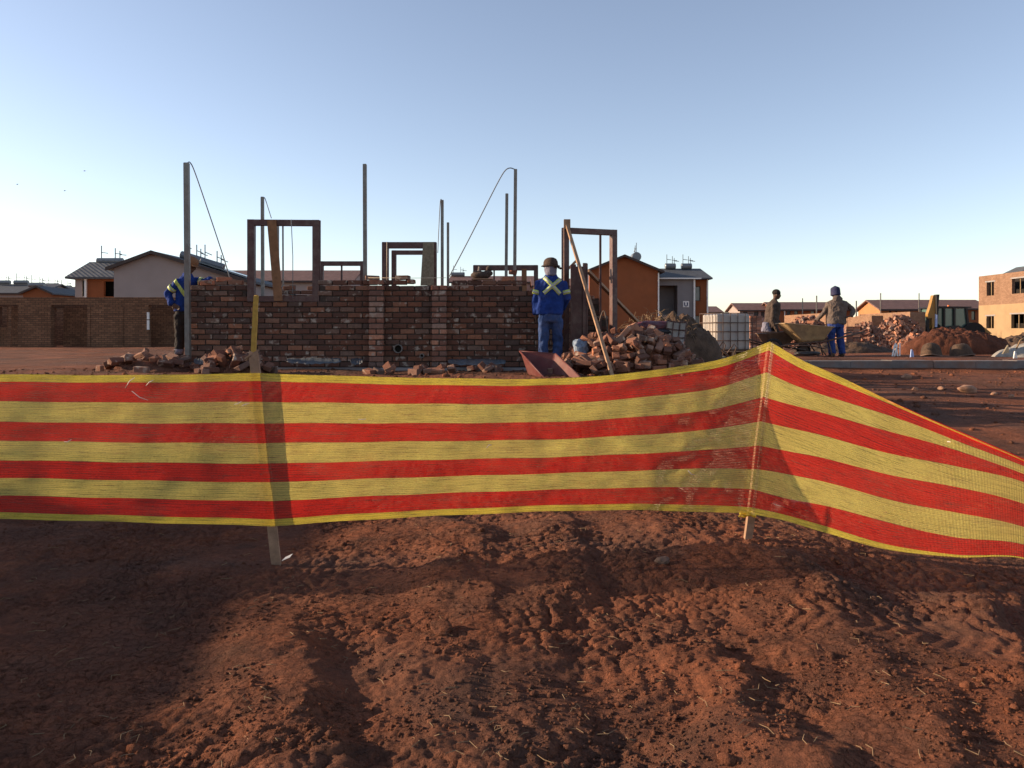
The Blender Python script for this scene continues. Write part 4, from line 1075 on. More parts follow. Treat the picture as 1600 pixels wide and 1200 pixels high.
for px in (16, 78, 139, 190):
    MB().box(X(px, d) - .06, X(px, d) + .06, d - .03, d - .002, zb, lin - .05).build('toothed_edge', M['fb_brown'], r)

# ------------------------------------------------------------------ people
def remesh(mb, name, mat, parent, vox=.012, smooth=4, fold=0.0, seed=0, fs=.13):
    off = wloc(parent); me = bpy.data.meshes.new(name)
    me.from_pydata([(v[0] - off.x, v[1] - off.y, v[2] - off.z) for v in mb.v], [], mb.f); me.update()
    bm = bmesh.new(); bm.from_mesh(me); bmesh.ops.recalc_face_normals(bm, faces=bm.faces); bm.to_mesh(me); bm.free()
    o = bpy.data.objects.new(name, me); COL.objects.link(o)
    m = o.modifiers.new('r', 'REMESH'); m.mode = 'VOXEL'; m.voxel_size = vox
    s = o.modifiers.new('s', 'SMOOTH'); s.iterations = smooth; s.factor = .5
    dg = bpy.context.evaluated_depsgraph_get(); new = bpy.data.meshes.new_from_object(o.evaluated_get(dg))
    o.modifiers.clear(); o.data = new; new.materials.clear(); new.materials.append(mat)
    if fold:
        n = len(new.vertices); co = np.zeros(n * 3); no = np.zeros(n * 3)
        new.vertices.foreach_get('co', co); new.vertices.foreach_get('normal', no)
        co = co.reshape(-1, 3); no = no.reshape(-1, 3)
        f = fbm(co[:, 0] * 1.3 + co[:, 2] * .55, co[:, 2] * 1.1 - co[:, 0] * .4 + co[:, 1], fs, 3, seed)
        new.vertices.foreach_set('co', (co + no * (f * fold)[:, None]).ravel())
    new.polygons.foreach_set('use_smooth', np.ones(len(new.polygons), bool)); new.update()
    o.name = name; o.parent = parent
    return o

def limb(mb, pts, radii, side):
    rings = []
    for i in range(len(pts) - 1):
        for k in range(4):
            t = k / 4; r = radii[i] * (1 - t) + radii[i + 1] * t; rings.append((Vector(pts[i]).lerp(Vector(pts[i + 1]), t), r, r))
    rings.append((Vector(pts[-1]), radii[-1], radii[-1]))
    mb.loft(rings, side, 12)

def hand(mb, wrist, dirv, side, s=1.0):
    w = Vector(wrist); d = Vector(dirv).normalized(); sd = Vector(side); sd = (sd - d * sd.dot(d)).normalized(); nn = d.cross(sd)
    mb.loft([(w, .026 * s, .02 * s), (w + d * .04 * s, .038 * s, .018 * s), (w + d * .09 * s, .040 * s, .016 * s)], sd, 10)
    for i, (o, L) in enumerate(((-.030, .065), (-.010, .078), (.010, .074), (.029, .058))):
        b = w + d * .085 * s + sd * o * s
        mb.tube([b, b + d * L * .5 * s + nn * .006 * s, b + d * L * .8 * s + nn * .022 * s, b + d * L * .95 * s + nn * .036 * s], [.0095 * s, .009 * s, .0085 * s, .007 * s], 6)
    b = w + d * .03 * s - sd * .035 * s
    mb.tube([b, b + d * .03 * s - sd * .022 * s, b + d * .058 * s - sd * .028 * s + nn * .012 * s], [.012 * s, .011 * s, .008 * s], 6)

def person(loc, label, J, side, fwd, mats, hems=(), fold=.013, coat_hem=None, coat_w=(.20, .125), seed=0, leg=1.0):
    """J: joint points (world). side: person's right-hand vector, fwd: facing vector."""
    r = thing('person', loc, label, 'person'); S = Vector(side).normalized(); Fw = Vector(fwd).normalized(); Uz = Vector((0, 0, 1))
    body = MB(); hd = J['head']; nk = J['neck']; pel = J['pelvis']; ch = J['chest']
    hf = Vector(J.get('face', Fw)).normalized(); hs = hf.cross(Uz).normalized(); hu = hs.cross(hf)
    rot = Matrix((hs, hf, hu)).transposed()
    body.ell(hd, .075, .092, .115, 16, 12, rot); body.ell(hd + hf * .03 - hu * .06, .055, .062, .062, 12, 8, rot)
    body.ell(hd + hf * .100 - hu * .022, .014, .018, .024, 8, 6, rot)                       # nose
    body.ell(hd + hf * .088 + hu * .022, .05, .012, .010, 8, 6, rot)                        # brow
    body.ell(hd + hf * .090 - hu * .062, .024, .010, .008, 8, 6, rot)                       # mouth
    for s in (-1, 1): body.ell(hd + hs * s * .078 - hf * .005 - hu * .01, .012, .022, .032, 8, 6, rot)   # ears
    body.loft([(hd - hu * .06, .052, .055), (hd.lerp(nk, .6), .055, .057), (nk - Uz * .03, .066, .062)], S, 12)
    body.loft([(nk - Uz * .02, .08, .07), (ch, .15, .095), (ch.lerp(pel, .6), .13, .085), (pel, .14, .095)], S, 14)
    for q in 'LR':
        limb(body, [J['sh' + q], J['el' + q], J['wr' + q]], [.048, .038, .026], Fw)
        hand(body, J['wr' + q], J.get('hd' + q, J['wr' + q] - J['el' + q]), Fw if q == 'R' else -Fw)
        limb(body, [J['hip' + q], J['kn' + q], J['an' + q]], [.07, .05, .036], S)
    remesh(body, 'body', mats['skin'], r, .0085, 3)
    # jacket
    jk = MB(); cw, cdp = coat_w; hem = J.get('hem', pel - Uz * .06)
    mid = ch.lerp(hem, .5)
    jk.loft([(nk + Uz * .035, .072, .070), (nk - Uz * .005, .095, .082), (nk - Uz * .04, cw * .72, cdp * .80), (nk - Uz * .08, cw * .97, cdp * .92), (ch, cw, cdp), (mid, cw * .93, cdp * .95), (hem + Uz * .1, cw * .96, cdp * 1.02), (hem, cw * .99, cdp * 1.06)], S, 20)
    for q in 'LR':
        a, b, c = J['sh' + q], J['el' + q], J['wr' + q]
        limb(jk, [a, b, c], [.066, .060, .050], Fw)
    jo = remesh(jk, 'jacket', mats['jacket'], r, .012, 4, fold, seed)
    # trousers
    tr = MB()
    tr.loft([(pel + Uz * .10, cw * .80, cdp * .88), (pel, cw * .86, cdp * .95), (pel - Uz * .10, cw * .82, cdp * .92)], S, 16)
    for q in 'LR':
        limb(tr, [J['hip' + q], J['kn' + q], J['an' + q] + Uz * .0], [.098, .076 * leg, .070 * leg], S)
    remesh(tr, 'trousers', mats['trousers'], r, .012, 4, fold * .9, seed + 5)
    for q in 'LR':
        sh_ = MB(); a = J['an' + q]; ff = Vector(J.get('toe' + q, Fw)).normalized(); z0 = a.z - .075
        g = Vector((a.x, a.y, z0))
        sh_.loft([(g - ff * .075 + Uz * .045, .036, .045), (g - ff * .02 + Uz * .05, .042, .052), (g + ff * .06 + Uz * .038, .045, .040), (g + ff * .13 + Uz * .028, .046, .030), (g + ff * .175 + Uz * .022, .034, .022)], ff.cross(Uz), 12)
        sh_.loft([(a + Uz * .05, .046, .05), (g + Uz * .05, .044, .052)], ff.cross(Uz), 12)
        remesh(sh_, 'shoe', mats['shoe'], r, .010, 2)
    return r, jo, (hd, hs, hf, hu, rot)

def band(parent, name, p0, p1, r0, r1, mat, n=18):
    p0 = Vector(p0); p1 = Vector(p1); t = (p1 - p0).normalized(); a = t.orthogonal().normalized(); b = t.cross(a); vs = []; fs = []
    for p, rr in ((p0, r0 - .012), (p0, r0), (p1, r1), (p1, r1 - .012)):
        for k in range(n): w = 2 * math.pi * k / n; vs.append(p + (a * math.cos(w) + b * math.sin(w)) * rr)
    for j in range(3):
        for k in range(n): fs.append((j * n + k, j * n + (k + 1) % n, (j + 1) * n + (k + 1) % n, (j + 1) * n + k))
    return MB().add(vs, fs).build(name, mat, parent, True)

def strip(parent, jacket, name, a, b, w, mat, off, ydir=1):
    """Tape laid on the back of a jacket from a to b (world points), projected along the view axis."""
    bm = bmesh.new(); bm.from_mesh(jacket.data); bvh = BVHTree.FromBMesh(bm); bm.free(); o0 = wloc(jacket)
    a = Vector(a); b = Vector(b); t = (b - a).normalized(); s = Vector((-t.z, 0, t.x)); vs = []; fs = []; n = 24
    for i in range(n + 1):
        for j in range(4):
            p = a.lerp(b, i / n) + s * w * (j / 3 - .5)
            h = bvh.ray_cast(Vector((p.x, p.y - 1.5, p.z)) - o0, Vector((0, 1, 0)))
            q = (h[0] + o0) if h[0] else p
            vs.append(q - Vector((0, off, 0)))
    for i in range(n):
        for j in range(3): fs.append((i * 4 + j, i * 4 + j + 1, i * 4 + j + 5, i * 4 + j + 4))
    o = MB().add(vs, fs).build(name, mat, parent, True); m = o.modifiers.new('t', 'SOLIDIFY'); m.thickness = .003
    return o

M['skin'] = simple('dark_skin', (.085, .043, .028), .6, .15, 12, .1, .002)
M['royal'] = cloth('royal_blue_drill', (.014, .036, .165), .18, .5, (.09, .08, .11), .3)
M['jeans'] = cloth('blue_denim', (.035, .065, .165), .25, .6, (.16, .12, .10), .3)
M['jeans2'] = cloth('bright_blue_trousers', (.032, .058, .20), .2, .6, (.14, .11, .14), .2)
M['taupe_c'] = cloth('taupe_jacket', (.118, .090, .076), .2, .5, (.20, .13, .09), .3)
M['brown_c'] = cloth('dark_brown_jumper', (.068, .049, .040), .2, .5)
M['black_c'] = cloth('black_trousers', (.025, .022, .022), .2, .5, (.14, .09, .06), .2)
M['navy_c'] = cloth('navy_knit', (.03, .032, .07), .2, .3)
M['shoe'] = simple('work_boot', (.05, .035, .028), .8, .2, 9, .2, .004, dirt=(.22, .11, .07), dirt_amt=.6)
M['lime'] = simple('lime_tape', (.42, .49, .12), .6, .1, 20, 0)
M['silver'] = simple('reflective_tape', (.36, .37, .32), .45, .1, 30, 0, spec=.6)
M['cap'] = cloth('brown_cap', (.060, .042, .034), .25, .3)
M['scarf'] = cloth('pale_head_scarf', (.17, .165, .21), .15, .5)

def cap(r, hp_, mat, brim=True, peak=None, drop=0.0, grow=1.0):
    hd, hs, hf, hu, rot = hp_
    mb = MB(); c = hd + hu * (.035 - drop)
    vs = []; fs = []; n = 20
    prof = [(a_ * grow, b_ * grow) for a_, b_ in [(.104, -.015), (.106, .015), (.102, .05), (.085, .082), (.055, .10), (.02, .108)]]
    for rr, h in prof:
        for k in range(n): w = 2 * math.pi * k / n; vs.append(c + hs * math.cos(w) * rr * .92 + hf * math.sin(w) * rr * 1.06 + hu * h)
    for j in range(len(prof) - 1):
        for k in range(n): fs.append((j * n + k, j * n + (k + 1) % n, (j + 1) * n + (k + 1) % n, (j + 1) * n + k))
    fs.append(tuple(range((len(prof) - 1) * n, len(prof) * n)))
    o = mb.add(vs, fs).build('cap', mat, r, True); m = o.modifiers.new('t', 'SOLIDIFY'); m.thickness = .006
    if peak is not None:
        pv = Vector(peak).normalized(); ps = pv.cross(hu).normalized(); vs = []; fs = []
        for j in range(5):
            for k in range(9):
                a = (k / 8 - .5) * 2; e = j / 4
                vs.append(c + pv * (.085 + e * .085 * math.sqrt(max(0, 1 - a * a * .75))) + ps * a * .088 - hu * (.012 + e * .022 + .012 * a * a))
        for j in range(4):
            for k in range(8): fs.append((j * 9 + k, j * 9 + k + 1, j * 9 + k + 10, j * 9 + k + 9))
        b = MB().add(vs, fs).build('peak', mat, o, True); m = b.modifiers.new('t', 'SOLIDIFY'); m.thickness = .006
    return o

# --- worker in the royal blue jacket, back to the camera
D = 11.75; zf = .93
def J0(px, py, dy=0.0): p = P(px, py, D); p.y += dy; return p
J = dict(head=J0(860.5, 415.5), neck=J0(861.5, 431), face=(-.28, .95, -.12), chest=J0(861, 449), pelvis=J0(860, 492), hem=J0(859.5, 491),
         shR=J0(879.5, 441.5), elR=J0(885.5, 466, .0), wrR=J0(879, 482, .20), shL=J0(843.5, 440), elL=J0(837.5, 466, .03), wrL=J0(837.5, 490, .05),
         hipR=J0(869.5, 499), knR=J0(872, 534, .08), anR=Vector((X(870, D), D, zf + .08)), hipL=J0(851, 498), knL=J0(849, 535, .02), anL=Vector((X(849, D), D + .02, zf + .08)))
r, jk, hp_ = person((X(860, D), D, zf), 'worker in royal blue jacket with reflective X and cap, seen from behind', J, (1, 0, 0), (0, 1, 0),
                    dict(skin=M['skin'], jacket=M['royal'], trousers=M['jeans'], shoe=M['shoe']), coat_w=(.205, .135), seed=3)
cp = cap(r, hp_, M['cap'], peak=(.85, -.35, 0), drop=.03, grow=1.12)
bn = 28; bz = hp_[0] + Vector((0, 0, .005)); vs = []; fs = []
for rr, dz in ((.10, .004), (.128, -.004), (.142, -.014)):
    for k in range(bn): a = 2 * math.pi * k / bn; vs.append(bz + Vector((math.cos(a) * rr, math.sin(a) * rr * 1.02, dz)))
for j in range(2):
    for k in range(bn): fs.append((j * bn + k, j * bn + (k + 1) % bn, (j + 1) * bn + (k + 1) % bn, (j + 1) * bn + k))
o = MB().add(vs, fs).build('brim', M['cap'], cp, True); m = o.modifiers.new('t', 'SOLIDIFY'); m.thickness = .006
cap_brim = MB(); hd = hp_[0]
mb = MB(); mb.loft([(hd + Vector((0, -.005, .0)), .094, .102), (hd + Vector((0, -.015, -.05)), .096, .098), (hd + Vector((0, -.02, -.10)), .088, .086), (hd + Vector((0, -.02, -.14)), .080, .080)], (1, 0, 0), 18)
remesh(mb, 'head_scarf', M['scarf'], r, .01, 2, .006, 9)
strip(r, jk, 'reflective_tape', J0(850, 434), J0(874.5, 460), .058, M['lime'], .007)
strip(r, jk, 'reflective_tape', J0(875.5, 436.5), J0(849, 458.5), .058, M['lime'], .009)
strip(r, jk, 'reflective_tape', J0(850, 434), J0(874.5, 460), .030, M['silver'], .012)
strip(r, jk, 'reflective_tape', J0(875.5, 436.5), J0(849, 458.5), .030, M['silver'], .014)
for q in 'LR':
    a, b = J['sh' + q], J['el' + q]
    o = band(r, 'arm_band', a.lerp(b, .50), a.lerp(b, .76), .078, .074, M['lime']); band(o, 'arm_band_stripe', a.lerp(b, .58), a.lerp(b, .68), .0795, .0785, M['silver'])

# --- worker leaning at the left end of the wall
D = 12.62; zf = 1.06
J = dict(head=J0(297.5, 414, .0), neck=J0(293, 431), chest=J0(290, 447), pelvis=J0(288, 487), hem=J0(287.5, 486), face=(.85, -.1, -.45),
         shR=J0(287, 440, -.15), elR=J0(267.5, 459, -.12), wrR=J0(276, 476, -.18), hdR=Vector((.6, 0, -.3)), shL=J0(300, 438, .12), elL=J0(316, 441, .10), wrL=J0(333, 437.5, -.10), hdL=Vector((1, -.2, -.1)),
         hipR=J0(285, 492, -.09), knR=J0(284, 522, -.08), anR=Vector((X(284, D), D - .10, zf + .08)), hipL=J0(290, 492, .09), knL=J0(293, 522, .1), anL=Vector((X(292, D), D + .12, zf + .08)))
r, jk, hp_ = person((X(288, D), D, zf), 'worker in blue jacket with lime bands leaning on the left wall corner', J, (0, -1, 0), (1, 0, 0),
                    dict(skin=M['skin'], jacket=M['royal'], trousers=M['black_c'], shoe=M['shoe']), coat_w=(.19, .13), seed=7)
cap(r, hp_, simple('brown_hat', (.20, .095, .045), .85, .2, 9, .2, .004), peak=(.8, -.2, -.2))
for q in 'LR':
    a, b = J['sh' + q], J['el' + q]
    o = band(r, 'arm_band', a.lerp(b, .5), a.lerp(b, .72), .077, .073, M['lime']); band(o, 'arm_band_stripe', a.lerp(b, .57), a.lerp(b, .65), .0785, .0775, M['silver'])
c = J['chest'].lerp(J['pelvis'], .35)
strip(r, jk, 'reflective_tape', J0(281, 437), J0(296, 463), .05, M['lime'], .008)
for q in 'LR':
    a = J['an' + q]; band(r, 'sock', a + Vector((0, 0, .10)), a + Vector((0, 0, .02)), .074, .070, M['scarf'])

# --- beanie worker, side on, at the wheelbarrow
D = 20.5; zf = .93
J = dict(head=J0(1213.5, 460.5), neck=J0(1209.5, 470.5), chest=J0(1208, 482), pelvis=J0(1203, 511), hem=J0(1204, 513), face=(.97, -.18, -.1),
         shR=J0(1205.5, 477, -.16), elR=J0(1203, 501, -.20), wrR=J0(1211, 519, -.22), hdR=Vector((.4, 0, -1)), shL=J0(1211, 477, .16), elL=J0(1217, 499, .18), wrL=J0(1226, 513, .18), hdL=Vector((.8, 0, -.4)),
         hipR=J0(1203, 514, -.09), knR=J0(1206, 535, -.09), anR=Vector((X(1201, D), D - .09, zf + .08)), hipL=J0(1205, 514, .09), knL=J0(1210, 535, .1), anL=Vector((X(1209, D), D + .1, zf + .08)))
r, jk, hp_ = person((X(1205, D), D, zf), 'worker in black beanie and brown jumper, side on behind a wheelbarrow', J, (.15, -1, 0), (1, .15, 0),
                    dict(skin=M['skin'], jacket=M['brown_c'], trousers=M['black_c'], shoe=M['shoe']), coat_w=(.21, .185), seed=11)
hd, hs, hf, hu, rot = hp_
mb = MB(); mb.ell(hd + hu * .055 - hf * .014, .094, .108, .090, 16, 12, rot); mb.loft([(hd + hu * .055 - hf * .012, .094, .108), (hd + hu * .02 - hf * .016, .096, .108)], hs, 18); remesh(mb, 'beanie', M['black_c'], r, .01, 2)
mb = MB(); mb.loft([(J['pelvis'] + Vector((-.06, -.05, .10)), .12, .15), (J['pelvis'] + Vector((-.07, -.05, -.12)), .15, .18)], (.15, -1, 0), 14); remesh(mb, 'shirt_tail', M['scarf'], r, .014, 3, .012, 4)

# --- bucket-hat worker with bright blue trousers, back to the camera
D = 19.5; zf = .905
J = dict(head=J0(1305.5, 459), neck=J0(1307, 467), chest=J0(1308, 479), pelvis=J0(1306, 505), hem=J0(1307, 506), face=(-.25, .95, -.1),
         shR=J0(1320, 473), elR=J0(1335.5, 485, .06), wrR=J0(1327, 494, -.12), hdR=Vector((-.6, -.1, -.1)), shL=J0(1295.5, 473), elL=J0(1288.5, 489, .06), wrL=J0(1282, 499, .24), hdL=Vector((-.5, .5, -.2)),
         hipR=J0(1312, 509), knR=J0(1314, 532, .04), anR=Vector((X(1316, D), D, zf + .08)), hipL=J0(1300, 509), knL=J0(1299, 532, .02), anL=Vector((X(1298, D), D - .1, zf + .08)), toeL=Vector((-.2, 1, 0)))
r, jk, hp_ = person((X(1306, D), D, zf), 'worker in navy bucket hat and bright blue trousers, back turned', J, (1, 0, 0), (0, 1, 0),
                    dict(skin=M['skin'], jacket=M['taupe_c'], trousers=M['jeans2'], shoe=M['shoe']), coat_w=(.245, .16), seed=15, leg=1.2)
hd, hs, hf, hu, rot = hp_
mb = MB(); mb.loft([(hd + hu * .15, .098, .108), (hd + hu * .12, .108, .12), (hd + hu * .02, .112, .126), (hd - hu * .035, .118, .132)], hs, 20); remesh(mb, 'bucket_hat', M['navy_c'], r, .01, 2)
mb = MB(); mb.loft([(J['neck'] + Vector((0, -.02, .05)), .085, .085), (J['neck'] + Vector((0, -.07, .0)), .13, .085), (J['neck'] + Vector((0, -.10, -.07)), .11, .05)], (1, 0, 0), 16); remesh(mb, 'hood', M['taupe_c'], r, .012, 3, .008, 3)

# ------------------------------------------------------------------ wheelbarrows
M['tray_y'] = simple('worn_yellow_steel', (.30, .20, .10), .6, .25, 7, .2, .006, dirt=(.16, .10, .065), dirt_amt=.7, dscale=4)
M['tray_b'] = simple('worn_brown_steel', (.17, .10, .065), .6, .25, 7, .2, .006, dirt=(.13, .085, .06), dirt_amt=.7, dscale=4)
M['tray_g'] = simple('worn_green_steel', (.10, .105, .075), .6, .25, 7, .2, .006, dirt=(.2, .14, .1), dirt_amt=.6, dscale=4)
M['tray_r'] = simple('worn_red_steel', (.105, .024, .021), .5, .25, 7, .15, .005, dirt=(.20, .12, .09), dirt_amt=.4, dscale=4)
M['rubber'] = simple('tyre_rubber', (.022, .02, .019), .9, .2, 9, .3, .004)
M['tubing'] = simple('rusty_tube', (.085, .05, .035), .6, .3, 9, .1, .003)
def barrow(loc, yaw, mat, label, tilt=(0, 0), scale=1.0, load=False):
    """Local frame: wheel towards +x, handles towards -x; ground at z=0."""
    r = thing('wheelbarrow', (0, 0, 0), label, 'wheelbarrow')
    top = [(-.42, -.33, .62), (.58, -.30, .70), (.58, .30, .70), (-.42, .33, .62)]; bot = [(-.26, -.21, .34), (.18, -.19, .30), (.18, .19, .30), (-.26, .21, .34)]
    V = [Vector(p) for p in bot + top]; fs = [(0, 3, 2, 1), (0, 1, 5, 4), (1, 2, 6, 5), (2, 3, 7, 6), (3, 0, 4, 7)]
    o = MB().add(V, [tuple(reversed(f)) for f in fs]).build('tray', mat, r)
    bv = o.modifiers.new('b', 'BEVEL'); bv.width = .05; bv.segments = 3
    m = o.modifiers.new('t', 'SOLIDIFY'); m.thickness = .008
    rim = MB()
    for a, b in zip(top, top[1:] + top[:1]): rim.tube([a, b], .013, 8)
    rim.build('rim', mat, o)
    for s in (-1, 1):
        MB().tube([(.72, s * .10, .20), (.25, s * .16, .28), (-.3, s * .25, .33), (-1.05, s * .29, .52)], .019, 8).build('handle', M['tubing'], r, True)
        MB().tube([(-.10, s * .22, .31), (-.30, s * .25, .02), (-.42, s * .25, .02), (-.34, s * .25, .33)], .015, 8).build('leg', M['tubing'], r, True)
    w = thing('wheel', (0, 0, 0), None, None); w.parent = r
    n = 22; vs = []; fs = []
    for k in range(n):
        a = 2 * math.pi * k / n
        for j in range(8):
            b = 2 * math.pi * j / 8; rr = .155 + .038 * math.cos(b); vs.append((.72 + rr * math.cos(a), .042 * math.sin(b), .195 + rr * math.sin(a)))
    for k in range(n):
        for j in range(8): fs.append((k * 8 + j, k * 8 + (j + 1) % 8, ((k + 1) % n) * 8 + (j + 1) % 8, ((k + 1) % n) * 8 + j))
    MB().add(vs, fs).build('tyre', M['rubber'], w, True)
    MB().tube([(.72, -.03, .195), (.72, .03, .195)], .125, 16).tube([(.72, -.11, .195), (.72, .11, .195)], .014, 8).build('rim', M['tubing'], w)
    r.location = Vector(loc); r.rotation_euler = (tilt[0], tilt[1], yaw); r.scale = (scale,) * 3
    return r
barrow((X(1262, 19.2), 19.2, .92), R(180), M['tray_y'], 'loaded dusty yellow wheelbarrow beside the bucket-hat worker', scale=1.15)
barrow((X(1215, 19.9), 19.95, .86), R(8), M['tray_b'], 'brown wheelbarrow in front of the beanie worker', scale=1.0)
barrow((X(1152, 17.9), 17.9, .99), R(205), M['tray_g'], 'green wheelbarrow tipped over beside the caged water tank', tilt=(R(10), R(128)), scale=.9)
rt_ = thing('barrow_tray', (0, 0, 0), 'loose red steel barrow tray tipped towards the net beside brick heap', 'barrow tray')
tA, tB, tC, tD = P(812, 549, 10.75), P(868, 553, 10.7), P(908, 590, 9.85), P(856, 596, 9.8)
bA, bB, bC, bD = P(824, 585, 10.6), P(862, 588, 10.55), P(890, 606, 10.05), P(852, 610, 10.0)
o = MB().add([bA, bB, bC, bD, tA, tB, tC, tD], [(0, 1, 2, 3), (1, 0, 4, 5), (2, 1, 5, 6), (3, 2, 6, 7), (0, 3, 7, 4)]).build('shell', M['tray_r'], rt_)
m = o.modifiers.new('b', 'BEVEL'); m.width = .03; m.segments = 3
m = o.modifiers.new('t', 'SOLIDIFY'); m.thickness = .008
o = MB()
for a, b in zip((tA, tB, tC, tD), (tB, tC, tD, tA)): o.tube([a, b], .012, 8)
o.build('rim', M['tray_r'], rt_, True)
# bricks riding in the yellow barrow
for i in range(16):
    p = Vector((X(1262, 19.2) + random.uniform(-.42, .40), 19.2 + random.uniform(-.22, .22), .92 + .74 + random.uniform(-.05, .10)))
    o = put(random.choice(LOOSE + HALF), p, None, (random.gauss(0, .3), random.gauss(0, .3), random.uniform(0, 6.28))); tag(o, 'brick riding in the dusty yellow wheelbarrow', 'brick', 'bricks loaded in the yellow wheelbarrow')

# ------------------------------------------------------------------ caged water tank (and a leaning cage panel)
M['ibc'] = simple('milky_plastic', (.36, .33, .30), .5, .12, 3, .2, .02, dirt=(.34, .25, .18), dirt_amt=.5, dscale=3)
def rounded_box(x0, x1, y0, y1, z0, z1, r_, name, mat, parent, seg=3):
    o = MB().box(x0, x1, y0, y1, z0, z1).build(name, mat, parent); b = o.modifiers.new('b', 'BEVEL'); b.width = r_; b.segments = seg; return o
t = thing('water_tank', (0, 0, 0), 'white plastic water tank in a steel cage on a pallet', 'water tank')
W, Dp, Ht = .95, .85, 1.05
for i in range(3): MB().box(-W / 2 + i * (W - .1) / 2, -W / 2 + i * (W - .1) / 2 + .1, -Dp / 2, Dp / 2, 0, .10).build('pallet_runner', M['timber'], t)
MB().box(-W / 2 - .01, W / 2 + .01, -Dp / 2 - .01, Dp / 2 + .01, .101, .13).build('pallet_deck', M['timber'], t)
rounded_box(-W / 2 + .02, W / 2 - .02, -Dp / 2 + .02, Dp / 2 - .02, .135, Ht - .01, .07, 'tank', M['ibc'], t)
cg = MB(); e = .015
for z in (.16, .38, .60, .82, Ht): cg.tube([(-W / 2 - e, -Dp / 2 - e, z), (W / 2 + e, -Dp / 2 - e, z), (W / 2 + e, Dp / 2 + e, z), (-W / 2 - e, Dp / 2 + e, z), (-W / 2 - e, -Dp / 2 - e, z)], .011, 6)
for i in range(6):
    x = -W / 2 - e + i * (W + 2 * e) / 5
    for y in (-Dp / 2 - e, Dp / 2 + e): cg.tube([(x, y, .13), (x, y, Ht)], .010, 6)
for i in range(1, 5):
    y = -Dp / 2 - e + i * (Dp + 2 * e) / 5
    for x in (-W / 2 - e, W / 2 + e): cg.tube([(x, y, .13), (x, y, Ht)], .010, 6)
cg.build('cage', M['tubing'], t, True)
MB().tube([(0, 0, Ht - .02), (0, 0, Ht + .03)], .09, 14).build('lid', M['rubber'], t)
t.location = (X(1139, 19.4), 19.7, .93); t.rotation_euler.z = R(12)
t = thing('cage_panel', (0, 0, 0), 'white tank offcut behind rusty grid, leaning on the brick heap', 'cage panel')
n = 10; vs = []; fs = []
for j in range(n + 1):
    for i in range(n + 1):
        u, v = i / n, j / n; vs.append((u * .30 - .15, .05 * math.sin(math.pi * u) + .05 * math.sin(3.1 * v), v * .5))
for j in range(n):
    for i in range(n): a = j * (n + 1) + i; fs.append((a, a + 1, a + n + 2, a + n + 1))
o = MB().add(vs, fs).build('sheet', M['ibc'], t, True); m = o.modifiers.new('t', 'SOLIDIFY'); m.thickness = .01
g = MB()
for u in (0, .33, .66, 1): g.tube([(u * .30 - .15, .05 * math.sin(math.pi * u) + .05 * math.sin(3.1 * v) - .02, v * .5) for v in np.linspace(0, 1, 8)], .009, 6)
for v in (.02, .26, .5, .74, .98): g.tube([(u * .30 - .15, .05 * math.sin(math.pi * u) + .05 * math.sin(3.1 * v) - .02, v * .5) for u in np.linspace(0, 1, 6)], .009, 6)
g.build('grid', M['oxide'], t, True)
t.location = P(1052, 550, 12.3); t.rotation_euler = (R(-12), R(6), R(-14))

# ------------------------------------------------------------------ mounds
def mound(name, px0, px1, d, dep, h, mat, label, cat, seed=0, lump=.12, fine=.05, power=.8, skew=0.0, zb=None, kind=None, sharp=False):
    x0, x1 = X(px0, d), X(px1, d); cx = (x0 + x1) / 2; rx = (x1 - x0) / 2; ry = dep / 2; n = 80; vs = []; fs = []; z0 = (.92 if zb is None else zb)
    for j in range(n + 1):
        for i in range(n + 1):
            u = i / n * 2 - 1; v = j / n * 2 - 1; r2 = u * u + v * v
            x = cx + u * rx; y = d + v * ry; uu = u - skew * (1 - u * u)
            e = max(0, 1 - (uu * uu + v * v)) ** power
            z = h * e * (1 + lump * 2 * float(0)) ; vs.append([x, y, z, e])
    A = np.array(vs); nz = fbm(A[:, 0], A[:, 1], rx * .55, 4, seed, .55) * lump * 2 + fbm(A[:, 0], A[:, 1], .16, 3, seed + 3, .6) * fine
    A[:, 2] = z0 + A[:, 2] * (1 + nz) + nz * .10 * np.minimum(1, A[:, 3] * 3) - .10 * (A[:, 3] < .02) - .02
    for j in range(n):
        for i in range(n): a = j * (n + 1) + i; fs.append((a, a + 1, a + n + 2, a + n + 1))
    o = MB().add([tuple(p) for p in A[:, :3]], fs).build(name, mat, None, True); tag(o, label, cat, kind=kind); return o
M['dark_soil'] = simple('dark_earth', (.085, .052, .034), .95, .45, 5, .9, .04)
M['red_earth'] = simple('red_earth', (.098, .032, .016), .95, .4, 4, .9, .04)
M['grey_sand'] = simple('grey_sand', (.27, .25, .22), .95, .15, 7, .5, .02)
M['straw'] = simple('dry_straw', (.24, .155, .085), .9, .3, 20, 0)
mound('earth_mound', 978, 1128, 16.2, 1.5, .92, M['dark_soil'], 'dark lumpy earth mound with dry roots behind the brick heap', 'earth mound', 5, .07, .065, .55, 0)
mound('earth_mound', 1404, 1582, 21.3, 1.5, .68, M['red_earth'], 'big red soil mound in front of the digger', 'earth mound', 9, .06, .09, .55, 0)
mound('sand_mound', 1552, 1680, 19.2, 1.2, .33, M['grey_sand'], 'small grey sand heap at the right edge', 'sand heap', 12, .1, .03, .8)
mound('earth_mound', 1545, 1680, 23.0, 1.8, .55, M['dark_soil'], 'dark soil mound behind the grey sand heap', 'earth mound', 15, .15, .06)
mound('earth_mound', 1232, 1400, 23.2, 1.6, .28, M['dark_soil'], 'low dark rubble bank behind the bucket-hat worker', 'earth mound', 18, .2, .1)
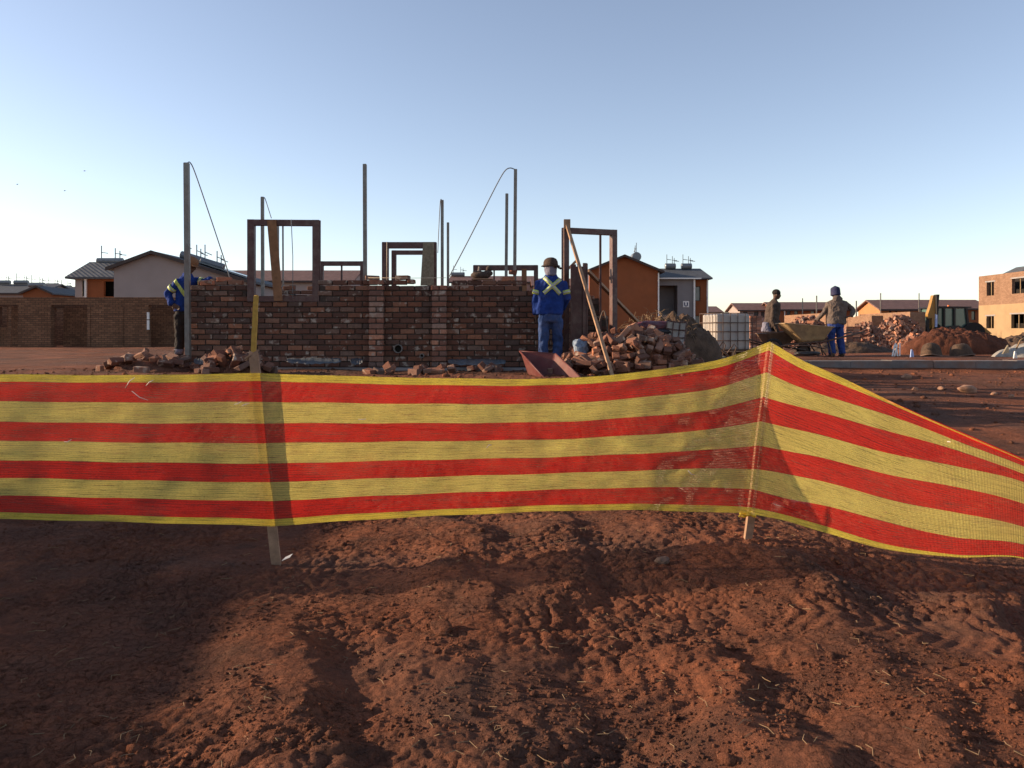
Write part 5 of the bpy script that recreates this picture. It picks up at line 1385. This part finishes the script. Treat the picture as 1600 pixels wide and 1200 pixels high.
# dry roots and grass matted on the dark mound
rt = MB(); rr = random.Random(3)
for i in range(230):
    px = rr.uniform(985, 1085); d_ = rr.uniform(15.4, 16.2); py = 489 + abs(px - 1022) * .30 + rr.uniform(-4, 22)
    if rr.random() < .35: px = rr.uniform(978, 1005); py = rr.uniform(500, 540)
    p = P(px, py, d_ - .15); v = Vector((rr.gauss(0, .7), rr.gauss(0, .4) - .2, rr.gauss(-.5, .6))).normalized(); L = rr.uniform(.08, .26)
    rt.tube([p, p + v * L * .5 + Vector((0, -.02, .03)), p + v * L + Vector((0, 0, -.02))], [.005, .004, .002], 4)
tag(rt.build('dry_roots', M['straw'], None), 'dry roots and grass matted on the dark earth mound', 'dry grass', kind='stuff')

def far_heap(px0, px1, d, h, n, label, cat='brick heap', seed=0, sc=1.0, mat='brick_pile'):
    rr = random.Random(seed); mb = MB(); x0, x1 = X(px0, d), X(px1, d); cx = (x0 + x1) / 2; rx = (x1 - x0) / 2
    for i in range(n):
        u = rr.uniform(-1, 1); v = rr.uniform(-1, 1)
        if u * u + v * v > 1: continue
        z = .9 + h * (1 - u * u - v * v) ** .7 * rr.uniform(.5, 1.08)
        q = Quaternion((rr.gauss(0, 1), rr.gauss(0, 1), rr.gauss(0, 1), rr.gauss(0, 1))).normalized()
        hx, hy, hz = BL / 2 * sc, BD / 2 * sc, BH / 2 * sc; c = Vector((cx + u * rx, d + v * rx * .7, z))
        P8 = [c + q @ Vector((a * hx, b * hy, e_ * hz)) for a, b, e_ in ((-1, -1, -1), (1, -1, -1), (1, 1, -1), (-1, 1, -1), (-1, -1, 1), (1, -1, 1), (1, 1, 1), (-1, 1, 1))]
        mb.add(P8, [(0, 3, 2, 1), (4, 5, 6, 7), (0, 1, 5, 4), (1, 2, 6, 5), (2, 3, 7, 6), (3, 0, 4, 7)])
    o = mb.build('brick_heap', M[mat]); tag(o, label, cat, kind='stuff'); return o
far_heap(1366, 1446, 29, 1.15, 900, 'tall heap of loose bricks left of the digger', seed=1, sc=1.15)
far_heap(1318, 1385, 27, .85, 520, 'brick heap just right of the bucket-hat worker', seed=2, sc=1.1)
far_heap(1225, 1300, 30, 1.15, 700, 'pale brick heap seen over the yellow wheelbarrow', seed=3, sc=1.1)
far_heap(1405, 1450, 25, .55, 160, 'small brick heap at the left foot of the red mound', seed=6)
def brick_pallet(px0, px1, d, h, label):
    r = thing('brick_stack', (X(px0, d), d, .9), label, 'brick stack'); mb = MB(); x0, x1 = X(px0, d), X(px1, d); k = 0; z = .92
    while z < .92 + h:
        x = x0
        while x < x1: mb.box(x + .004, min(x + .215, x1) - .004, d + random.uniform(-.01, .01), d + .9, z, z + .07); x += .22
        z += .078
    o = mb.build('brick_courses', M['brick_pile'], r); o['kind'] = 'stuff'
brick_pallet(1172, 1192, 27, 1.1, 'stacked red bricks right of the caged water tank')
brick_pallet(1322, 1345, 24, .75, 'neat brick stack beside the bucket-hat worker')

# ------------------------------------------------------------------ digger behind the red mound
d = 50.0; M['dig_y'] = simple('digger_yellow', (.31, .165, .04), .5, .2, 2, .05, .004, dirt=(.22, .13, .07), dirt_amt=.5, dscale=1.2)
M['cabglass'] = glass_mat('cab_glass', (.09, .15, .13), .12)
t = thing('backhoe_loader', (X(1488, d), d, .9), 'yellow backhoe loader with green-tinted cab behind the red mound', 'backhoe loader')
def Q(px, py, dy=0): p = P(px, py, d); p.y += dy; return p
ct, cb_ = 479.5, 513
MB().prism([Q(1460, ct + 1.5), Q(1518, ct + 1.5), Q(1518, ct - .5), Q(1464, ct - 1)], (0, 2.1, 0)).build('cab_roof', M['fr_dark'], t)
pn = [[(1462.5, 512), (1465.5, 482), (1474, 482), (1474, 512)], [(1476, 512), (1476, 482), (1489.5, 482), (1489.5, 512)], [(1492.5, 512), (1492.5, 482), (1508, 482), (1511.5, 512)]]
for poly in pn: MB().prism([Q(*p, .06) for p in poly], (0, .03, 0)).build('cab_window', M['cabglass'], t)
MB().prism([Q(1461, 512, .08), Q(1461, 512, 1.9), Q(1465, 482, 1.9), Q(1465, 482, .08)], (.03, 0, 0)).build('cab_window', M['cabglass'], t)
for a, b in ((1461.5, 1465), (1475, 1475), (1491, 1491), (1513, 1509.5)): MB().bar(Q(a, 513), Q(b, 481), .12).build('cab_post', M['fr_dark'], t)
for a, b in ((1461.5, 1465), (1513, 1509.5)): MB().bar(Q(a, 513, 2), Q(b, 481, 2), .12).build('cab_post', M['fr_dark'], t)
MB().box(X(1468, d), X(1480, d), d + .8, d + 1.3, Z(512, d), Z(495, d)).build('seat', M['fr_dark'], t)
MB().box(X(1456, d), X(1522, d), d - .1, d + 3.6, .9 + .6, Z(512, d)).build('chassis', M['dig_y'], t)
mb = MB(); mb.tube([Q(1455, 521, -.2), Q(1455, 521, .35)], .70, 22); mb.build('wheel', M['rubber'], t)
mb = MB(); mb.tube([Q(1520, 521, -.2), Q(1520, 521, .35)], .70, 22); mb.build('wheel', M['rubber'], t)
MB().prism([Q(1442, 492, -.6), Q(1446, 480, -.6), Q(1450.5, 462, -.6), Q(1453, 462, -.6), Q(1453.5, 482, -.6), Q(1452, 512, -.6), Q(1449, 514, -.6), Q(1448, 497, -.6), Q(1443, 498, -.6)], (0, .32, 0)).build('boom', M['dig_y'], t)
MB().prism([Q(1453.4, 461, -.75), Q(1458, 461, -.75), Q(1457.5, 468, -.75), Q(1455, 492, -.75), Q(1453.6, 492, -.75)], (0, .3, 0)).build('dipper_arm', M['fr_dark'], t)
MB().tube([Q(1455, 491, -.6), Q(1454.5, 511, -.6)], .075, 10).build('ram_rod', M['blue_pipe'], t)
MB().bar(Q(1444.3, 497, -.4), Q(1444.3, 527, -.4), .14).build('stabiliser', M['fr_dark'], t)
MB().prism([Q(1516, 503, .4), Q(1524, 503, .4), Q(1545, 512, .4), Q(1556, 521, .4), Q(1550, 523, .4), Q(1535, 514, .4), Q(1517, 511, .4)], (0, .35, 0)).build('loader_arm', M['dig_y'], t)
MB().tube([Q(1493, 479.5, .8), Q(1493, 476, .8)], [.09, .07], 10).build('beacon', simple('amber_lens', (.6, .14, .03), .3, 0, 4, 0), t)
MB().prism([Q(1478, 512, -.3), Q(1484, 509, -.3), Q(1494, 508.5, -.3), Q(1501, 512, -.3), Q(1501, 516, -.3), Q(1478, 516, -.3)], (0, .25, 0)).build('mudguard', M['fr_dark'], t)

# ------------------------------------------------------------------ small site clutter
def tub(px0, px1, py0, py1, d, label, tilt):
    r = thing('mixing_tub', (0, 0, 0), label, 'mixing tub'); w = X(px1, d) - X(px0, d); h = (py1 - py0) * d / F * 1.35
    n = 22; prof = [(.50, 0, .012), (.50, .02, 0), (.44, .55, 0), (.36, .85, 0), (.2, 1.0, 0)]; vs = []; fs = []
    for rr, z, _ in prof:
        for k in range(n):
            a = 2 * math.pi * k / n; ca, sa = math.cos(a), math.sin(a); sq = (abs(ca) ** 3 + abs(sa) ** 3) ** (-1 / 3)
            vs.append((ca * rr * w * sq * .95, sa * rr * w * .75 * sq, z * h))
    for j in range(4):
        for k in range(n): fs.append((j * n + k, j * n + (k + 1) % n, (j + 1) * n + (k + 1) % n, (j + 1) * n + k))
    fs.append(tuple(range(4 * n, 5 * n)))
    MB().add(vs, fs).build('shell', M['dark_soil'], r, True)
    MB().tube([(math.cos(a) * .5 * w * (abs(math.cos(a)) ** 3 + abs(math.sin(a)) ** 3) ** (-1 / 3), math.sin(a) * .375 * w * (abs(math.cos(a)) ** 3 + abs(math.sin(a)) ** 3) ** (-1 / 3), .0) for a in np.linspace(0, 2 * math.pi, 33)], .015, 6).build('rim', M['tray_b'], r, True)
    r.location = (X((px0 + px1) / 2, d), d, .90); r.rotation_euler = (R(-14), R(tilt), R(12))
tub(1439, 1472, 543, 559, 19.6, 'left of two upturned dark tubs at the foot of the red mound', 8)
tub(1485, 1521, 544, 559, 19.7, 'right of two upturned dark tubs at the foot of the red mound', -5)
for i, (a, ta, b, tb) in enumerate(((1394, 558, 1398, 538), (1397, 558, 1402, 539), (1403, 558, 1399, 536), (1406, 557, 1406, 536))):
    o = MB().bar(P(a, ta + 1, 19.0), P(b, tb, 19.1), .024).build('survey_peg', M['white_pipe']); tag(o, ('leftmost', 'second from left', 'third from left', 'rightmost')[i] + ' of the four white pegs beside the red mound', 'peg', 'white pegs')
for i, (a, ta, b, tb) in enumerate(((1423, 561, 1424.5, 546), (1427, 560, 1425.5, 548))):
    o = MB().bar(P(a, ta, 18.4), P(b, tb, 18.4), .03).build('survey_peg', M['blue_pipe']); tag(o, ('left', 'right')[i] + ' of two pale blue pegs before the red mound', 'peg', 'blue pegs')
o = MB().bar(P(1584, 563, 18.2), P(1586, 549, 18.2), .03).bar(P(1589, 562, 18.2), P(1586, 549, 18.2), .025).build('survey_peg', M['white_pipe']); tag(o, 'forked pale peg before the grey sand heap', 'peg')
br = thing('dead_branch', P(1592, 555, 18.8), 'bare bent branch leaning on the grey sand heap', 'branch')
MB().tube([P(1588, 545, 18.8), P(1594, 532, 18.8), P(1606, 524, 18.9), P(1622, 528, 18.9)], [.02, .018, .014, .01], 6).build('stem', M['straw'], br, True)
o = MB().prism([P(1567, 553, 18.7), P(1577, 551, 18.7), P(1575.5, 539, 18.8)], (0, .05, 0)).build('board_offcut', M['board']); tag(o, 'pale triangular board offcut standing beside the grey sand heap', 'board')
# bags
def bag(name, c, rx, ry, rz, mat, label, seed, yaw=0, cat='bag', cr=.14):
    mb = MB(); n, m_ = 26, 16; vs = []; fs = []; c = Vector(c); rr = random.Random(seed)
    for j in range(m_ + 1):
        th = math.pi * j / m_
        for i in range(n):
            ph = 2 * math.pi * i / n
            ca, sa = math.cos(ph), math.sin(ph); q = (abs(ca) ** 3.5 + abs(sa) ** 3.5) ** (-1 / 3.5)
            k = 1 + cr * float(fbm(ca * 2 + seed, sa * 2 + th, .7, 3, seed))
            vs.append(c + Matrix.Rotation(yaw, 3, 'Z') @ Vector((rx * q * ca * math.sin(th) ** .6 * k, ry * q * sa * math.sin(th) ** .6 * k, rz * math.cos(th) * k)))
    for j in range(m_):
        for i in range(n): fs.append((j * n + i, (j + 1) * n + i, (j + 1) * n + (i + 1) % n, j * n + (i + 1) % n))
    o = mb.add(vs, fs).build(name, mat, None, True); tag(o, label, cat); return o
M['bag_red'] = simple('maroon_sack', (.14, .025, .03), .5, .3, 9, .6, .02, dirt=(.10, .10, .12), dirt_amt=.8, dscale=4)
M['bag_blk'] = simple('black_sack', (.018, .017, .02), .4, .3, 9, .6, .02, spec=.5)
M['bag_blue'] = simple('pale_blue_sack', (.16, .22, .31), .5, .3, 9, .7, .03, dirt=(.40, .40, .40), dirt_amt=.4, dscale=9)
bag('cement_bag', P(1022, 509, 12.6), .28, .17, .075, M['bag_red'], 'maroon and black sack on top of the pile by the mound', 2, .1)
bag('cement_bag', P(1021, 519, 12.55), .27, .18, .06, M['bag_blk'], 'black sack in the middle of the pile by the mound', 3, -.1)
bag('cement_bag', P(1030, 531, 12.85), .22, .18, .06, M['bag_blk'], 'lowest black sack in the pile by the mound', 4, .2)
bag('plastic_bag', P(908, 545, 11.2), .10, .09, .115, M['bag_blue'], 'crumpled pale blue plastic bag at the steel column foot', 7, .3, 'plastic bag', .45)
bag('plastic_bag', P(1262, 552, 18.6), .30, .12, .05, M['bag_blk'], 'black hose and plastic heap below the yellow wheelbarrow', 9, .1, 'plastic bag')
line('pipe_loop', arc([P(1236, 545, 18.5), P(1250, 540, 18.5), P(1270, 541, 18.5), P(1290, 545, 18.5)]), .018, M['tubing'], 'bent pipe below the yellow wheelbarrow', 'pipe')
line('bar_loop', arc([P(930, 535, 12.2), P(936, 505, 12.3), P(944, 486, 12.3), P(950, 520, 12.2), P(956, 548, 12.2)]), .012, M['tubing'], 'bent rusty rod standing before the short brick wall', 'rod')
for i, (px, ht, d_) in enumerate(((1276, 462, 60), (1376, 458, 70), (1436, 458, 80), (1254, 466, 70), (1338, 470, 56))):
    o = MB().bar((X(px, d_), d_, .9), (X(px, d_), d_, Z(ht, d_)), .07).build('mast', M['galv']); tag(o, ('thin mast over the orange far terrace', 'thin mast above the orange sunlit gable', 'thin mast left of the digger boom', 'thin pole before the orange far terrace', 'thin pole right of the bucket-hat worker')[i], 'mast')
# birds
for i, (px, py) in enumerate(((27, 288), (101, 298), (132, 267))):
    c = P(px, py, 60); b = thing('bird', c, ('leftmost and lowest-left of three tiny birds in the sky', 'middle of three tiny birds in the sky', 'topmost of three tiny birds in the sky')[i], 'bird', 'birds in the sky')
    MB().ell(c, .07, .03, .03, 8, 6).build('body', M['fr_dark'], b)
    for s in (-1, 1): MB().prism([c + Vector((-.03, 0, 0)), c + Vector((.03, 0, 0)), c + Vector((s * .10, .05, .04))], (0, 0, .008)).build('wing', M['fr_dark'], b)

# ------------------------------------------------------------------ stones, clods, straw
def rock_mesh(seed, sub=2, rough=.28):
    bm = bmesh.new(); bmesh.ops.create_icosphere(bm, subdivisions=sub, radius=1.0); rr = random.Random(seed)
    ox, oy = rr.uniform(0, 99), rr.uniform(0, 99); sc = Vector((1, rr.uniform(.65, .9), rr.uniform(.45, .7)))
    for v in bm.verts:
        k = 1 + rough * float(fbm(v.co.x + ox, v.co.y + oy + v.co.z * 1.7, 1.1, 3, seed)); v.co = Vector((v.co.x * sc.x, v.co.y * sc.y, v.co.z * sc.z)) * k
    me_ = bpy.data.meshes.new('stone'); bm.to_mesh(me_); bm.free(); return me_
M['stone'] = simple('dusty_stone', (.30, .165, .105), .95, .3, 14, .6, .01)
M['stone_d'] = simple('dark_stone', (.13, .085, .065), .95, .3, 14, .6, .01)
def stone(px, py, size, label, mat='stone', seed=0, d=None, flat=1.0):
    if d is None:
        x, y = G(px, py)
        for _ in range(12):
            z = gz1(x, y); y = (H - z) * F / (py - HY); x = X(px, y)
        z = gz1(x, y)
    else: x, y = X(px, d), d; z = gz1(x, y)
    me_ = rock_mesh(seed, 3); me_.materials.append(M[mat]); me_.polygons.foreach_set('use_smooth', [True] * len(me_.polygons))
    o = bpy.data.objects.new('stone', me_); COL.objects.link(o); o.location = (x, y, z + size * .25); o.scale = (size * (1.4 if flat < 1 else 1), size, size * flat); o.rotation_euler = (.1, .1, seed)
    tag(o, label, 'stone'); return o
stone(1035, 879, .045, 'dark stone with a long shadow below the middle of the net', 'stone_d', 3)
stone(690, 985, .06, 'flat slab of red clay on the near ground left of centre', 'soil', 5, flat=.45)
stone(1512, 589, .17, 'largest tan boulder below the kerb on the right', 'stone', 7, 13.5)
stone(1470, 584, .07, 'small tan stone left of the largest boulder', 'stone', 8, 13.8)
stone(1417, 573, .09, 'pinkish stone close under the kerb', 'stone', 9, 15.5)
stone(1553, 592, .06, 'small stone right of the largest boulder', 'stone', 10, 13.2)
stone(1580, 596, .05, 'small stone near the right edge below the kerb', 'stone', 13, 13.0)
stone(1430, 585, .06, 'low tan clod between the pinkish stone and boulder', 'stone', 14, 13.7)
def lit_brick(px, py, label, rz):
    x, y = G(px, py); z = gz1(x, y); y = (H - z) * F / (py - HY); x = X(px, y)
    o = put(random.choice(LOOSE), (x, y, gz1(x, y) + .03), None, (.05, .05, rz)); tag(o, label, 'brick')
lit_brick(1246, 796, 'brick lying behind the net just right of the corner stake', .15)
lit_brick(1216, 797, 'brick end close behind the foot of corner stake', 1.2)
x, y = G(447, 880); o = MB().add([(x - .03, y, gz1(x, y) + .01), (x + .02, y + .01, gz1(x, y) + .03), (x + .035, y + .03, gz1(x, y) + .05), (x - .01, y + .02, gz1(x, y) + .03)], [(0, 1, 2, 3)]).build('paper_scrap', M['white_pipe'])
m = o.modifiers.new('t', 'SOLIDIFY'); m.thickness = .002; tag(o, 'small white paper scrap beside the leaning stake foot', 'paper scrap')
# clods: thousands of little lumps, too many to count
pro = []
for s in range(8):
    me_ = rock_mesh(100 + s, 1, .5); n = len(me_.vertices); co = np.zeros(n * 3); me_.vertices.foreach_get('co', co)
    pro.append((co.reshape(-1, 3), [tuple(p.vertices) for p in me_.polygons])); bpy.data.meshes.remove(me_)
def scatter(n, sizes, name, mat, label, region, seed):
    rg = np.random.default_rng(seed); xs, ys = region(rg, n); zs = gz(xs, ys); V = []; Fc = []; c = 0
    for i in range(n):
        co, fs = pro[int(rg.integers(8))]; s = float(np.exp(rg.normal(math.log(sizes[0]), sizes[1]))); a = rg.uniform(0, 6.28)
        ca, sa = math.cos(a) * s, math.sin(a) * s
        q = np.column_stack([co[:, 0] * ca - co[:, 1] * sa + xs[i], co[:, 0] * sa + co[:, 1] * ca + ys[i], co[:, 2] * s + zs[i] + s * .1])
        V.append(q); Fc += [tuple(k + c for k in f) for f in fs]; c += len(co)
    me_ = bpy.data.meshes.new(name); me_.from_pydata(np.vstack(V).tolist(), [], Fc); me_.materials.append(mat)
    me_.polygons.foreach_set('use_smooth', np.ones(len(me_.polygons), bool)); me_.update()
    o = bpy.data.objects.new(name, me_); COL.objects.link(o); tag(o, label, name.replace('_', ' '), kind='stuff')
def reg_near(rg, n):
    py = rg.uniform(808, 1215, n * 3); px = rg.uniform(-20, 1620, n * 3)
    d = H * F / (py - HY); x = (px - 800) * d / F
    k = fbm(x, d, .7, 3, 61) + .8 * np.exp(-((x - .5) / 1.4) ** 2 - ((d - 5.4) / .9) ** 2) > -.05
    x, d = x[k][:n], d[k][:n]
    while len(x) < n: x = np.concatenate([x, x])[:n]; d = np.concatenate([d, d + .013])[:n]
    return x, d
scatter(9500, (.0050, .5), 'soil_crumbs', M['soil'], 'crumbs of dry red soil strewn over the near ground', reg_near, 1)
scatter(150, (.015, .35), 'soil_clods', M['soil'], 'scattered clods of red soil on the near ground', reg_near, 2)
def reg_far(rg, n):
    return rg.uniform(3.6, 13, n), rg.uniform(6.5, 16.9, n)
scatter(900, (.022, .5), 'bank_clods', M['soil'], 'clods of soil on the bank below the kerb', reg_far, 3)
def reg_site(rg, n): return rg.uniform(-9, 3.2, n), rg.uniform(9.6, 12.1, n)
scatter(1300, (.012, .55), 'mortar_crumbs', M['soil'], 'mortar and brick crumbs strewn before the half-built wall', reg_site, 4)
def reg_heap(rg, n):
    t = rg.uniform(0, 6.28, n); r_ = np.sqrt(rg.uniform(0, 1, n)); return X(985, 11.2) + 1.25 * r_ * np.cos(t), 11.15 + .95 * r_ * np.sin(t)
scatter(420, (.020, .5), 'brick_chips', M['brick_pile'], 'brick chips strewn round the big brick heap', reg_heap, 6)
# straw and twigs
st = MB(); rr = random.Random(5)
for i in range(260):
    py = rr.uniform(830, 1205); px = rr.uniform(0, 1600); x, y = G(px, py); z = gz1(x, y) + .004; a = rr.uniform(0, 6.28); L = rr.uniform(.02, .085); cv = rr.gauss(0, .02)
    t = Vector((math.cos(a), math.sin(a), 0)); nrm = Vector((-t.y, t.x, 0)); p = Vector((x, y, z))
    st.tube([p, p + t * L * .5 + nrm * cv + Vector((0, 0, rr.uniform(0, .012))), p + t * L + Vector((0, 0, rr.uniform(0, .01)))], [.0014, .0016, .001], 4)
tag(st.build('straw_bits', M['straw'], None), 'dry straw bits and twigs lying on the near ground', 'straw', kind='stuff')
